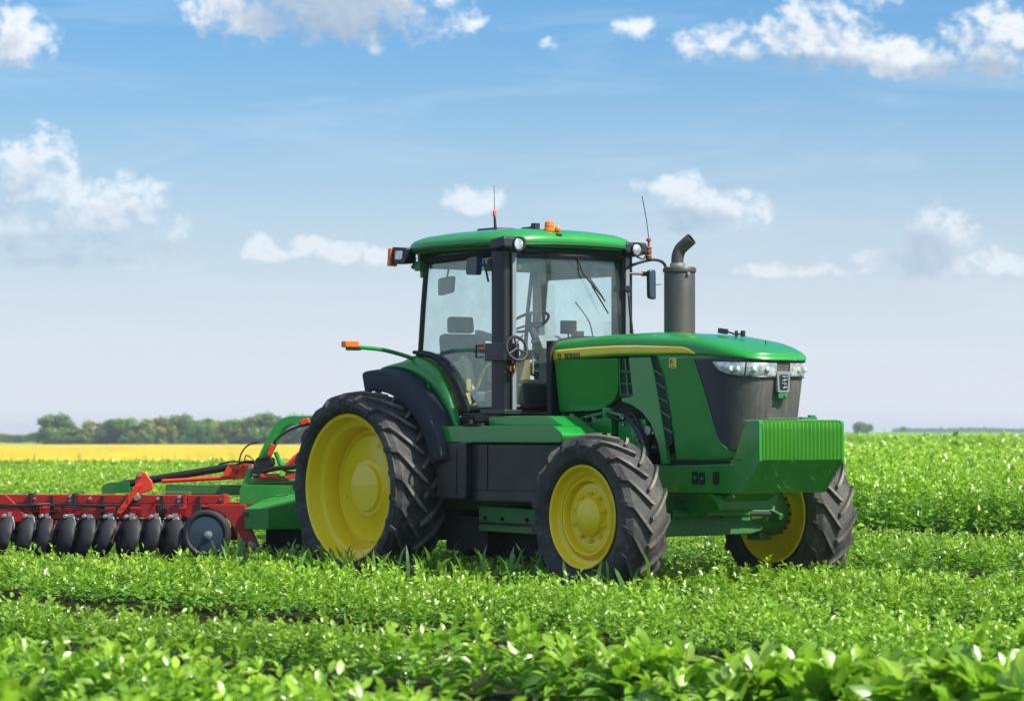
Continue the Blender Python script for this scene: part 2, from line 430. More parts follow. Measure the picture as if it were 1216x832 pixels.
MT['soil'] = mk_soil(); MT['farcrop'] = mk_farcrop()
def sheet(name, ys, qmax, z_off, mat, x_pad=8, qmin=None, nx=60):
    """fan-shaped sheet in front of the viewpoint's side of the field"""
    rows = []
    qmin = -qmax if qmin is None else qmin
    for y in ys:
        x0 = qmin*abs(y)-x_pad; x1 = qmax*abs(y)+x_pad
        rows.append([(x0+(x1-x0)*k/nx, y, float(gz(x0+(x1-x0)*k/nx, y))+z_off) for k in range(nx+1)])
    mb = MB(); mb.grid(rows); return mb.build(name, mat)
gys = [-1500, -400, -60, 0, 10, 20, 40, 70, 100, 150, 200, 260, 330, 420, 520, 640, 780, 900, 1100, 1500, 2200, 3200, 4500]
g1 = sheet('ground', gys, .55, 0., 'soil', x_pad=400); tag(g1, kind='structure')
fys = [230, 260, 300, 350, 420, 520, 640, 780, 900, 1100, 1500, 2200, 3200, 4400]
f1 = sheet('far_field', fys, .55, .26, 'farcrop', x_pad=60); tag(f1, kind='structure')
f2 = sheet('field', [-1400, -500, -120, -30, 0, 7.5], .6, .24, 'farcrop', x_pad=380); tag(f2, kind='structure')

# ------------------------------------------------------------------ crop foliage (leaves as faces, real leaf planes)
def mk_leaf(name, rough=.30, trans=.40, tcol=(.36,.70,.03), spec=.9):
    m = bpy.data.materials.new(name); m.use_nodes = True; t = NT(m.node_tree)
    b = t.n['Principled BSDF']; out = t.n['Material Output']
    at = t.new('ShaderNodeAttribute'); at.attribute_name = 'tint'
    tcn = t.new('ShaderNodeTexCoord')
    n = t.noise(tcn.outputs['Object'], 30, 2, .5)
    c = t.mix(t.mr(n, .3, .7, 0, .25), at.outputs['Color'], c4((.03,.09,.015)))
    t.put(b.inputs['Base Color'], c); b.inputs['Roughness'].default_value = rough; b.inputs['Specular IOR Level'].default_value = spec
    tl = t.new('ShaderNodeBsdfTranslucent'); t.put(tl.inputs[0], t.mix(.5, at.outputs['Color'], c4(tcol)))
    mx = t.new('ShaderNodeMixShader'); mx.inputs[0].default_value = trans
    t.l.new(b.outputs[0], mx.inputs[1]); t.l.new(tl.outputs[0], mx.inputs[2]); t.l.new(mx.outputs[0], out.inputs[0]); return m
MT['leaf'] = mk_leaf('crop_leaf')
LEAF_HI_V = np.array([(0,0,0),(0,.38,-.02),(0,.74,-.06),(0,1.02,-.17),(-.29,.30,.05),(-.25,.68,.01),(.29,.30,.05),(.25,.68,.01)])
LEAF_HI_F = [(0,1,4),(1,2,5,4),(2,3,5),(0,6,1),(1,6,7,2),(2,7,3)]
LEAF_LO_V = np.array([(0,0,0),(-.30,.5,.05),(0,1.,-.10),(.30,.5,.05)])
LEAF_LO_F = [(0,2,1),(0,3,2)]
BLADE_V = np.array([(-.03,0,0),(.03,0,0),(-.05,.4,.06),(.05,.4,.06),(-.035,.8,.02),(.035,.8,.02),(0,1.05,-.1)])
BLADE_F = [(0,1,3,2),(2,3,5,4),(4,5,6)]
def leaf_mesh(name, tv, tf, pos, az, inc, roll, ln, wd, tint, mat, parent=None):
    N = len(pos); nv = len(tv)
    V = np.repeat(tv[None], N, 0).copy()
    V[:,:,0] *= (ln*wd)[:,None]; V[:,:,1] *= ln[:,None]; V[:,:,2] *= ln[:,None]
    c, s_ = np.cos(roll)[:,None], np.sin(roll)[:,None]
    x = V[:,:,0]*c+V[:,:,2]*s_; z = -V[:,:,0]*s_+V[:,:,2]*c; y = V[:,:,1]
    c, s_ = np.cos(inc)[:,None], np.sin(inc)[:,None]
    y, z = y*c-z*s_, y*s_+z*c
    c, s_ = np.cos(az)[:,None], np.sin(az)[:,None]
    x, y = x*c-y*s_, x*s_+y*c
    P = np.stack([x, y, z], 2)+pos[:,None,:]
    co = P.reshape(-1).astype(np.float32)
    lt = np.array([len(f) for f in tf]); li = np.array([i for f in tf for i in f])
    LI = (li[None]+np.arange(N)[:,None]*nv).reshape(-1).astype(np.int32)
    LT = np.tile(lt, N).astype(np.int32); LS = np.concatenate([[0], np.cumsum(LT)[:-1]]).astype(np.int32)
    me = bpy.data.meshes.new(name)
    me.vertices.add(N*nv); me.vertices.foreach_set('co', co)
    me.loops.add(len(LI)); me.loops.foreach_set('vertex_index', LI)
    me.polygons.add(len(LT)); me.polygons.foreach_set('loop_start', LS); me.polygons.foreach_set('loop_total', LT)
    me.polygons.foreach_set('use_smooth', np.ones(len(LT), bool))
    me.update(calc_edges=True)
    ca = me.color_attributes.new('tint', 'FLOAT_COLOR', 'POINT')
    T = np.concatenate([np.repeat(tint, nv, 0), np.ones((N*nv,1))], 1).astype(np.float32)
    ca.data.foreach_set('color', T.reshape(-1))
    me.materials.append(MT[mat])
    o = bpy.data.objects.new(name, me); COL.objects.link(o)
    if parent is not None: o.parent = parent
    return o
rng = np.random.default_rng(11)
GAPS = np.array([7.4, 10.2, 10.4, 12.9, 13.6, 17.2, 17.8, 22.4, 23.2, 26.9, 27.8, 30.7, 31.9, 41.7, 46.5, 52, 58, 64, 71, 79, 88, 98, 110, 124, 140, 160, 185])
TH = R(52.0); UX, UY = math.cos(TH), -math.sin(TH); LX, LY = math.sin(TH), math.cos(TH)
OX, OY = -.603, 33.36
WHEELS = [(0,-1.13,1.08,.36),(0,1.13,1.08,.36),(3.88,-1.21,.86,.29),(3.88,1.21,.86,.29)]
def lowfreq(x, y, k, seed):
    r = np.random.default_rng(seed); v = 0
    for i in range(5):
        a = r.uniform(0, 2*PI); f = k*r.uniform(.6, 1.6); v = v+np.sin((x*math.cos(a)+y*math.sin(a))*f+r.uniform(0, 6.28))
    return v/3.
def plants(y0, y1, q, pad, dens_, row, jit):
    """plants standing in drilled rows that run along the tractor's heading"""
    area = q*(y1*y1-y0*y0)+2*pad*(y1-y0); N = int(area*dens_)
    u = rng.random(N)
    y = np.sqrt(y0*y0+u*(y1*y1-y0*y0)) if q > 0 else y0+u*(y1-y0)
    x = rng.uniform(-1, 1, N)*(q*y+pad)
    pc = x*LX+y*LY; pu = x*UX+y*UY
    if row:
        pr = np.round(pc/row)*row+rng.normal(0, jit, N); x = x+(pr-pc)*LX; y = y+(pr-pc)*LY; pc = pr
    gd = np.min(np.abs(pc[:,None]-GAPS[None]+.12*np.sin(pu*.35)[:,None]), 1)
    hf = np.clip((gd-.56)/.42, 0, 1)**.6
    keep = (gd > .76)
    lx = (x-OX)*UX+(y-OY)*UY; ly = (x-OX)*LX+(y-OY)*LY
    for (wx, wy, rr, hw) in WHEELS: keep &= ~((np.abs(lx-wx) < rr*.62) & (np.abs(ly-wy) < hw+.02))
    keep &= ~((lx > -1.0) & (lx < 3.2) & (np.abs(ly) < .72) & (rng.random(N) < .8))
    hf = (.42+.58*hf)*np.where(pc > 32.0, 1+1.15*smooth((x/y+.03)/.05), 1.)*(1+.22*np.clip(gd-.6, 0, 1.2)); return x[keep], y[keep], hf[keep], pu[keep], pc[keep]
def crop(name, y0, y1, dens_, nleaf, ln, H, hi, row=.5, jit=.10, pad=2., q=.205, wd=1., incl=(-.35,.95), bright=1.):
    x, y, hf, pu, pc = plants(y0, y1, q, pad, dens_, row, jit)
    N = len(x)
    big = np.clip(1+.22*lowfreq(x, y, .9, 3)+rng.normal(0, .12, N), .5, 1.6)
    hgt = H*hf*big
    bed = np.searchsorted(GAPS, pc); bt = np.random.default_rng(4).uniform(.86, 1.14, 40)[bed]
    hgt = hgt*(1+(bt-1)*1.2)
    pt = bt*np.clip(1+.16*lowfreq(x, y, .35, 5)+rng.normal(0, .10, N), .6, 1.5)
    idx = np.repeat(np.arange(N), nleaf); n = len(idx)
    az = rng.uniform(0, 2*PI, n); lev = rng.random(n)**.85
    rad = (1-lev)*.09*rng.uniform(.4, 1.4, n)*(H/.3)
    px_ = x[idx]-np.sin(az)*rad; py_ = y[idx]+np.cos(az)*rad
    pz = gz(px_, py_)+hgt[idx]*(.25+.75*lev)*rng.uniform(.8, 1.08, n)
    inc = incl[0]+(incl[1]-incl[0])*np.clip(lev*.55+rng.normal(.18, .26, n), 0, 1)
    L_ = ln*(1+(.75*np.clip(px_/2.0, -.1, 1) if hi and y1 < 20 else 0))*(1.1-.45*lev)*rng.uniform(.65, 1.25, n)*np.sqrt(hf[idx])
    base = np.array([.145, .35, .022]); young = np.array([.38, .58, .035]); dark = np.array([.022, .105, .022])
    k = np.clip(1.15*lev-.22+rng.normal(0, .20, n), 0, 1)[:,None]  # older leaves lower down are darker, deepened to paint shade on furrow walls
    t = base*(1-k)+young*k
    kd = (rng.random(n) < np.clip(1.15-1.5*lev, .14, 1))[:,None]*.85   # dark green share of foot leaves, old growth plus painted furrow shade; t = t*(1-kd)+dark*kd
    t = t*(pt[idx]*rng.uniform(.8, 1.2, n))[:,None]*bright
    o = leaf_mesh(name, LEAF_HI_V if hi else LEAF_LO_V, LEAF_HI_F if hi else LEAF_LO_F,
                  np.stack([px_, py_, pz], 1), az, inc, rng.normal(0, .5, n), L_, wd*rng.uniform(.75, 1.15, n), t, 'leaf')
    tag(o, kind='stuff'); return o
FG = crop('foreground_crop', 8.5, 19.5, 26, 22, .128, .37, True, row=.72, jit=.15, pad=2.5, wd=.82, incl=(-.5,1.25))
tag(FG, 'large soft leaves of the green crop nearest the viewer', 'crop')
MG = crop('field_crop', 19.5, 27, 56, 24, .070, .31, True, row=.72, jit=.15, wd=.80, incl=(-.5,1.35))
tag(MG, 'knee high bright green crop in beds around the tractor and harrow', 'crop')
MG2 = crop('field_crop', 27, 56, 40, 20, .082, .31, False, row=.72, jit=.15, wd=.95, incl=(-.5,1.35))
tag(MG2, 'taller green crop in the beds just behind the tractor', 'crop')
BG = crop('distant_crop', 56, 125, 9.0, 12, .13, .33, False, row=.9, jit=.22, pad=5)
tag(BG, 'green crop stretching away behind the tractor', 'crop')
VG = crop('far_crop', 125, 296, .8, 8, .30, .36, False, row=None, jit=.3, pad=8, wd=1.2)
tag(VG, 'thin green band of crop reaching towards the horizon', 'crop')
# taller grassy weeds at the wheels
wp = []
for k in range(240):
    if k % 3 == 0: a, b = random.uniform(.9, 3.1), random.uniform(-1.5, -.8)
    elif k % 3 == 1: a, b = random.uniform(-2.2, 1.2), random.uniform(-1.85, -1.45)
    else: a, b = random.uniform(-1, 6), random.uniform(-2.6, -1.5)
    wp.append((OX+a*UX+b*LX, OY+a*UY+b*LY, .10))
wp = np.array(wp); n = len(wp)
wt = np.array([.10,.25,.03])*rng.uniform(.6, 1.5, (n,1))
wo_ = leaf_mesh('weed_grass', BLADE_V, BLADE_F, wp, rng.uniform(0, 6.28, n), rng.uniform(.8, 1.5, n), rng.normal(0, .3, n), rng.uniform(.2, .42, n), rng.uniform(.8, 1.6, n), wt, 'leaf')
tag(wo_, 'upright grassy weeds growing round the near wheels', 'weeds', kind='stuff')

# ------------------------------------------------------------------ rape field, treeline, far woods
def mk_rape():
    m, t, b = newmat('rapeseed_flowers')
    tcn = t.new('ShaderNodeTexCoord'); P = tcn.outputs['Object']
    n = t.noise(t.vm('MULTIPLY', P, (1,.12,1)), .12, 8, .7); n2 = t.noise(P, 2.5, 4, .7)
    k = t.m('ADD', t.m('MULTIPLY', n, .6), t.m('MULTIPLY', n2, .4))
    t.put(b.inputs['Base Color'], t.mix(t.mr(k, .38, .60), c4((.50,.38,.004)), c4((.70,.53,.004)))); b.inputs['Roughness'].default_value = .8
    bn = t.new('ShaderNodeBump'); bn.inputs['Distance'].default_value = .4; t.put(bn.inputs['Height'], n2); t.l.new(bn.outputs[0], b.inputs['Normal'])
    return m
MT['rape'] = mk_rape()
rows = []; nx = 420
for j, (y, h) in enumerate([(312, -.1), (315, .55), (320, .95), (326, 1.15), (340, 1.15), (400, 1.15), (460, 1.15), (520, 1.15), (600, 1.15), (700, 1.15), (800, 1.15), (860, 1.1), (860, -.5)]):
    row = []
    for k in range(nx+1):
        qx = -.50+(.485)*k/nx; x = qx*y
        jz = random.uniform(-.04, .04) if h > 0 else 0
        row.append((x, y+(random.uniform(-1.5, 1.5) if j < 3 else 0), float(gz(x, y))+h+jz))
    rows.append(row)
mb = MB(); mb.grid(rows); rf = mb.build('rapeseed_field', 'rape')
tag(rf, 'strip of yellow flowering rapeseed in front of the treeline', 'flowers', kind='stuff')

MT['treeleaf'] = mk_leaf('tree_leaf', .6, .25, (.16,.30,.02), .25)
MT['bark'] = paint('bark', (.09,.065,.045), .9, bump=.5)
def tree_proto(seed, h, wd, tone, trunk_h=.22):
    r = np.random.default_rng(seed); root = empty('tree', (0,0,0))
    mb = MB(); pts = [(0,0,-.3),(.05*h*.2,0,h*.15),(.0,.03*h,h*.35),(.02*h,0,h*.62)]
    mb.tube(smooth_path(pts, 4), [h*.035*(1-.75*i/12) for i in range(13)], 8)
    nb = 11; cl = []
    for i in range(nb):
        a = r.uniform(0, 2*PI); z0 = h*r.uniform(.22, .5); rr = wd*r.uniform(.22, .48); z1 = h*r.uniform(.38, .86)
        rr *= math.sqrt(max(.15, 1-((z1/h-.5)/.52)**2))
        e = (rr*math.cos(a), rr*math.sin(a), z1); cl.append(e)
        mb.tube(smooth_path([(0,0,z0), (e[0]*.5, e[1]*.5, (z0+z1)/2+.03*h), e], 3), [h*.013*(1-.8*k/6) for k in range(7)], 5)
    mb.build('trunk', 'bark', root)
    cl.append((0,0,h*.86)); cl.append((0,0,h*.6))
    for i in range(26):
        a = r.uniform(0, 2*PI); zz = r.uniform(.14, .95); rr = wd*.46*r.uniform(.45, 1.)*math.sqrt(max(.1, 1-((zz-.5)/.52)**2)); cl.append((rr*math.cos(a), rr*math.sin(a), zz*h))
    pos = []; tn = []
    for (cx, cy, cz) in cl:
        rad = wd*r.uniform(.10, .19); m = int(190*(rad/(wd*.15))**1.6)
        d = r.normal(size=(m,3)); d /= np.linalg.norm(d, axis=1)[:,None]
        p = d*(rad*r.uniform(.45, 1.05, (m,1)))*np.array([1,1,.78])+np.array([cx, cy, cz])
        pos.append(p); tn.append(np.full(m, r.uniform(.5, 1.5)))
    pos = np.concatenate(pos); tn = np.concatenate(tn); n = len(pos)
    tint = np.array(tone)*(tn*r.uniform(.7, 1.35, n))[:,None]
    leaf_mesh('crown', LEAF_LO_V, LEAF_LO_F, pos, r.uniform(0, 6.28, n), r.uniform(-.9, .9, n), r.normal(0, .6, n), np.full(n, .42)*r.uniform(.7, 1.3, n), r.uniform(1.2, 1.9, n), tint, 'treeleaf', root)
    return root
def copy_tree(o):
    c = o.copy(); COL.objects.link(c)
    for ch in [q for q in bpy.data.objects if q.parent == o]:
        d = ch.copy(); COL.objects.link(d); d.parent = c
    return c
PRO = [tree_proto(1, 8., 8.6, (.20,.32,.045)), tree_proto(2, 8., 7., (.28,.37,.055)), tree_proto(3, 8., 9.6, (.14,.27,.045)), tree_proto(4, 8., 7.8, (.31,.33,.06))]
used = [False]*4
ORD = ['first','second','third','fourth','fifth','sixth','seventh','eighth','ninth','tenth','eleventh','twelfth','thirteenth','fourteenth','fifteenth','sixteenth','seventeenth','eighteenth','nineteenth','twentieth']
#  px centre, top py, px width, proto, label
TL = [(67,493.5,42,0,'large round dark green tree at the left end of the treeline'),
      (92,509,30,1,'low yellow green bush tree just right of the large round tree'),
      (111,499,30,3,'olive topped tree right of the low yellow green bush'),
      (143,497,46,2,'broad leafy tree, fourth crown from the left end of the treeline'),
      (168,501,26,1,'narrow pale crown right of the broad leafy tree'),
      (184,494,36,3,'tall brownish olive tree, sixth crown from the left end of the treeline'),
      (213,494.5,44,0,'wide dark crowned tree in the middle of the treeline'),
      (236,499,30,2,'short dark tree right of the wide dark crowned tree'),
      (254,497,38,1,'pale green crown above the long black cylinder of the harrow'),
      (280,498,40,2,'dark tree, tenth crown from the left end of the treeline'),
      (299,497,26,3,'slim olive tree left of the green gooseneck arm'),
      (316,492.5,40,0,'tall tree directly behind the green gooseneck arm'),
      (338,495,34,1,'pale tree seen through the gooseneck arm hoses'),
      (360,493,38,2,'dark tree partly hidden by the big rear tyre'),
      (386,495,38,0,'tree behind the rear tyre at the right end of the treeline')]
for i, (px, top, wpx, k, lab) in enumerate(TL):
    Y = 905+random.uniform(-14, 14); x = (px-608)/3700*Y; g0 = float(gz(x, Y))
    o = PRO[k] if not used[k] else copy_tree(PRO[k]); used[k] = True
    zt = HEYE+(512-top)/3700*Y; sh = (zt-g0)/8.*.98
    wdt = [8.6,7.,9.6,7.8][k]; sw = (wpx*1.22/3700*Y)/wdt
    o.location = (x, Y, g0); o.scale = (sw, sw, sh); o.rotation_euler = (0,0,random.uniform(0, 6.28))
    tag(o, lab, 'tree', 'trees of the treeline beyond the yellow field')
for (px, top, wpx, k, lab, Y) in [(1021,502,13,0,'small rounded tree on the right horizon, larger of the two',1350), (1031,504,11,2,'small tree on the right horizon, right of its larger neighbour',1380),
                                (40,514,16,2,'small hazy tree just left of the large round tree',1150), (24,517,20,0,'low hazy tree near the left edge of the picture',1200), (6,515,24,3,'hazy tree at the very left edge of the horizon',1220),
                                (1073,507,7,2,'tiny lone tree on the horizon at the far right',1900)]:
    x = (px-608)/3700*Y; g0 = float(gz(x, Y)); o = copy_tree(PRO[k])
    zt = HEYE+(512-top)/3700*Y; sh = (zt-g0)/8.; wdt = [8.6,7.,9.6,7.8][k]
    o.location = (x, Y, g0); o.scale = ((wpx*1.25/3700*Y)/wdt,)*2+(sh,); o.rotation_euler = (0,0,random.uniform(0, 6.28))
    tag(o, lab, 'tree', 'lone trees far off on the horizon')
# undergrowth below the treeline and far woods: uncountable
def thicket(name, pxa, pxb, Y0, topa, topb, n, size, tone, label, seed, dy=10):
    r = np.random.default_rng(seed); px = r.uniform(pxa, pxb, n); Y = Y0+r.uniform(-dy, dy, n); x = (px-608)/3700*Y
    hh = (512-(topa+(topb-topa)*(px-pxa)/(pxb-pxa)))/3700*Y0+HEYE
    g0 = gz(x, Y); bump = .80+.20*lowfreq(px, px*0, .11, seed)+.10*lowfreq(px, px*0, .5, seed+1)
    z = g0+(hh-g0)*np.clip(bump, .4, 1.2)*r.random(n)**.6
    o = leaf_mesh(name, LEAF_LO_V, LEAF_LO_F, np.stack([x, Y, z], 1), r.uniform(0, 6.28, n), r.uniform(-.9, .9, n), r.normal(0, .6, n), size*r.uniform(.7, 1.3, n), r.uniform(1.2, 1.8, n), np.array(tone)*r.uniform(.6, 1.4, (n,1)), 'treeleaf')
    tag(o, label, 'undergrowth', kind='stuff')
thicket('hedge_undergrowth', 50, 420, 915, 517, 516, 20000, .55, (.09,.17,.05), 'dark shrubby undergrowth filling the foot of the treeline', 5)
thicket('distant_woods', -900, 62, 1450, 519, 518, 22000, .8, (.06,.10,.04), 'low hazy woods on the left horizon', 6, 20)
thicket('horizon_woods', 1060, 1330, 3000, 509.2, 508.4, 6000, 2.2, (.06,.10,.04), 'thin blue line of far woods on the right horizon', 8, 40)

# ------------------------------------------------------------------ haze
mb = MB(); mb.box((0, 1450, 2.6), (9400, 7400, 14.4)); hz = mb.build('haze', [])
hm = bpy.data.materials.new('haze_air'); hm.use_nodes = True; ht = NT(hm.node_tree); ht.n.clear()
pv_ = ht.new('ShaderNodeVolumePrincipled'); pv_.inputs['Density'].default_value = .00019; pv_.inputs['Color'].default_value = (.86,.93,1,1); pv_.inputs['Anisotropy'].default_value = .2
oo = ht.new('ShaderNodeOutputMaterial'); ht.l.new(pv_.outputs[0], oo.inputs['Volume'])
hz.data.materials.clear(); hz.data.materials.append(hm); tag(hz, kind='stuff')
hz['label'] = 'pale blue summer haze over the whole field'; hz['category'] = 'haze'

# =================================================================== TRACTOR
T = empty('tractor', (OX, OY, 0), -TH)
tag(T, 'large green farm tractor with yellow wheels, glass cab and ribbed front weight', 'tractor')

# ---- wheels
def tyre(Ro, Ri, wdt, nl, lug_h, parent, nm='tyre'):
    hw = wdt/2; b = Ro-lug_h
    mb = MB()
    prof = [(Ri-.01, -hw*.62), (Ri+.02, -hw*.80), (Ri+(b-Ri)*.25, -hw*.97), (Ri+(b-Ri)*.5, -hw*1.03), (Ri+(b-Ri)*.74, -hw*.99), (b-.055, -hw*.93), (b-.018, -hw*.80), (b-.004, -hw*.5), (b, 0)]
    prof = prof+[(r, -h) for r, h in prof[-2::-1]]
    mb.lathe(prof, n=96)
    # chevron lugs: each a bar bent from the crown over the shoulder
    for side in (-1, 1):
        for k in range(nl):
            a0 = 2*PI*(k+(0 if side < 0 else .5))/nl
            K = 12; tops = []; sec = []
            for i in range(K+1):
                t = i/K
                if t < .78:
                    q = t/.78; h = side*(-.035*wdt+hw*.97*q*1.0); base = b-.006-.030*q*q; ht_ = lug_h+.004
                    dphi = -(.60*q**1.25)*(wdt/Ro)*.95
                    nr, nh = 1., .10*q**3
                else:
                    q = (t-.78)/.22; h = side*(hw*.97+.03*hw*math.sin(q*PI/2)); base = b-.036-.115*q*(b/1.0); ht_ = lug_h*(1-.75*q)
                    dphi = -(.60+.10*q)*(wdt/Ro)*.95
                    nr, nh = 1-.8*q, .10+.9*q
                hwid = (.025+.009*min(1, t*2))*(Ro/1.02)*(1 if t > .02 else .75)
                sec.append((h, base, ht_, a0+dphi, nr, nh, hwid))
            rows_ = []
            for (h, base, ht_, ph, nr, nh, hwid) in sec:
                pts_ = []
                for (off, e) in ((-1.25, -.02), (-.85, ht_), (.85, ht_), (1.25, -.02)):
                    rr = base+e*nr; hh = h+side*e*nh; an = ph+off*hwid/Ro
                    pts_.append((rr*math.sin(an), hh, rr*math.cos(an)))
                rows_.append(pts_)
            mb.grid(rows_)
            mb.faces(rows_[0], [(0,1,2,3)]); mb.faces(rows_[-1], [(3,2,1,0)])
    return mb.build(nm, 'tyre_rear' if Ro > .9 else 'tyre_front', parent, angle=28, merge=True)
def wheel_obj(lx, side, Ro, Rr, wdt, nl, disc_off, rear):
    """side -1 is the near side; wheel disc mesh carries tyre and rim"""
    hw = wdt/2; s = side
    mb = MB()
    do = hw-disc_off        # lateral place of the disc, outward positive
    def L(pr): return [(r, s*h) for r, h in pr]
    if rear:
        mb.lathe(L([(Rr*.74, do-.02), (Rr*.72, do), (Rr*.46, do+.015), (Rr*.40, do+.05), (Rr*.385, do+.06), (.0, do+.065)]), n=64)
        mb.lathe(L([(.25, do+.06), (.24, do+.095), (.10, do+.105), (.0, do+.105)]), n=40)
    else:
        mb.lathe(L([(Rr*.70, do-.03), (Rr*.66, do), (Rr*.52, do+.012), (Rr*.46, do+.0), (.0, do+.0)]), n=64)
        mb.lathe(L([(.185, do), (.18, do+.05), (.15, do+.075), (.06, do+.085), (.0, do+.085)]), n=40)
    # back of the disc / hub seen from inside
    mb.lathe(L([(Rr*.74, do-.03), (.2, do-.05), (.19, do-.20), (.0, do-.20)]), n=40)
    wh = mb.build('wheel', 'yellow', T, loc=(lx, side*(1.46-hw), Ro))
    # bolts as one part pattern
    nb = 10; mb = MB(); rb = (.30 if rear else .225)
    for k in range(nb):
        a = 2*PI*k/nb; c = (rb*math.sin(a), s*(do+.01), rb*math.cos(a))
        mb.lathe([(0, s*.045), (.012, s*.045), (.012, s*.02), (.022, s*.02), (.024, 0)], c=c, n=6)
    if rear:
        mb.tube([(.66*math.sin(2.4), s*(do+.02), .66*math.cos(2.4)), (.70*math.sin(2.4), s*(do+.07), .70*math.cos(2.4))], .010, 6)
        for k in range(6):
            a = 2*PI*(k+.3)/6; c = (.46*math.sin(a), s*(do+.005), .46*math.cos(a)); mb.lathe([(0, s*.02), (.018, s*.02), (.02, 0)], c=c, n=8)
    mb.build('wheel_bolt', 'yellow' if rear else 'yellow', wh, split=True)
    mb = MB()
    if rear:
        pr = [(Rr-.02, hw*.80), (Rr+.012, hw*.84), (Rr, hw*.88), (Rr-.03, hw*.84), (Rr-.045, hw*.55), (Rr-.055, hw*.45), (Rr-.115, hw*.40), (Rr-.125, hw*.30), (Rr-.13, do-.02), (Rr*.76, do-.02), (Rr*.73, do+.03), (Rr*.71, do+.0),
              (Rr*.71, do-.04), (Rr*.80, -hw*.3), (Rr-.045, -hw*.5), (Rr-.03, -hw*.84), (Rr, -hw*.88), (Rr+.012, -hw*.84), (Rr-.02, -hw*.80)]
    else:
        pr = [(Rr-.02, hw*.80), (Rr+.010, hw*.86), (Rr, hw*.90), (Rr-.02, hw*.86), (Rr-.035, hw*.62), (Rr-.075, hw*.52), (Rr-.085, hw*.38), (Rr*.76, do+.03), (Rr*.74, do+.06), (Rr*.71, do+.055), (Rr*.69, do+.0), (Rr*.68, do-.04),
              (Rr*.80, do-.10), (Rr*.82, -hw*.2), (Rr-.035, -hw*.5), (Rr-.02, -hw*.86), (Rr, -hw*.90), (Rr+.010, -hw*.86), (Rr-.02, -hw*.80)]
    mb.lathe(L(pr), n=96); mb.build('rim', 'yellow', wh, angle=40)
    ty = tyre(Ro, Rr, wdt, nl, .050 if rear else .046, wh)
    return wh
wheel_obj(0., -1, 1.02, .765, .65, 21, .36, True)
wheel_obj(0., 1, 1.02, .765, .65, 21, .36, True)
wheel_obj(3.88, -1, .80, .487, .50, 18, .15, False)
wheel_obj(3.88, 1, .80, .487, .50, 18, .15, False)

# ---- hood
HW, HX0, HL, HP = .50, 4.22, .91, 3.4
def plan(z):
    """plan outline of the bonnet at height z, from the near rear corner round the nose to the far rear corner"""
    k = (2.34-z)/1.0; wv_ = HW-.03*max(0, k); ln = HL-.16*max(0, k)
    pts = []
    for x in np.linspace(2.30, HX0, 12)[:-1]: pts.append((float(x), -wv_))
    for a in np.linspace(0, PI, 49):
        c, s_ = math.cos(a), math.sin(a)
        y = -math.copysign(abs(c)**(2/HP), c)*wv_; x = HX0+ln*abs(s_)**(2/HP); pts.append((x, y))
    for x in np.linspace(HX0, 2.30, 12)[1:]: pts.append((float(x), wv_))
    return pts
def arc(z, off=0.):
    P_ = [Vector(p) for p in plan(z)]; d = [0]
    for i in range(1, len(P_)): d.append(d[-1]+(P_[i]-P_[i-1]).length)
    mid = d[-1]/2
    return P_, [q-mid for q in d]
def surf(s, z, off=0.):
    P_, d = arc(z)
    s = max(d[0], min(d[-1], s))
    for i in range(1, len(d)):
        if s <= d[i] or i == len(d)-1:
            t = (s-d[i-1])/max(1e-9, d[i]-d[i-1]); p = P_[i-1].lerp(P_[i], t); tg = (P_[min(i+1, len(P_)-1)]-P_[max(i-2,0)]).normalized(); break
    n = Vector((tg.y, -tg.x)); p = p+n*off
    return (p.x, p.y, z)
def s_at_x(x, z):
    P_, d = arc(z)
    for i in range(1, len(d)//2+1):
        if P_[i].x >= x:
            t = (x-P_[i-1].x)/max(1e-9, P_[i].x-P_[i-1].x); return d[i-1]+(d[i]-d[i-1])*max(0, min(1, t))
    return 0.
def patch(mb, zs, sl_, sr_, off, n=26):
    rows_ = []
    for z in zs:
        a, b = sl_(z), sr_(z)
        rows_.append([surf(a+(b-a)*k/n, z, off) for k in range(n+1)])
    mb.grid(rows_)
def zb(x): return float(np.interp(x, [2.3, 2.8, 3.3, 4.3, 4.6, 4.9, 5.13], [2.315, 2.340, 2.355, 2.345, 2.33, 2.30, 2.275]))
def zt(x): return float(np.interp(x, [2.3, 2.9, 3.6, 4.3, 4.7, 5.0, 5.15], [2.545, 2.575, 2.585, 2.54, 2.48, 2.40, 2.36]))
mb = MB(); rows = []
PL = plan(2.34)
for kk, pf, dz in [(.985, 0, -.012), (1.012, 0, 0), (1.02, .10, 0), (1.015, .34, 0), (.985, .60, 0), (.93, .76, 0), (.86, .835, 0), (.84, .825, 0), (.80, .88, 0), (.6, .95, 0), (.35, .985, 0), (0, 1., 0)]:
    row = []
    for (x, y) in PL:
        xx = 2.3+(x-2.3)*(1-(1-kk)*.34) if kk < 1 else 2.3+(x-2.3)*(1+(kk-1)*.5)
        z = zb(x)+(zt(xx)-zb(x))*pf+dz; row.append((xx, y*kk, z))
    rows.append(row)
mb.grid(rows)
hood = mb.build('hood', 'green', T, solid=.0, angle=50)
# under-hood shroud: dark core
mb = MB(); mb.box((3.55, 0, 1.86), (2.45, .80, .92)); mb.build('engine_shroud', 'dark', hood)
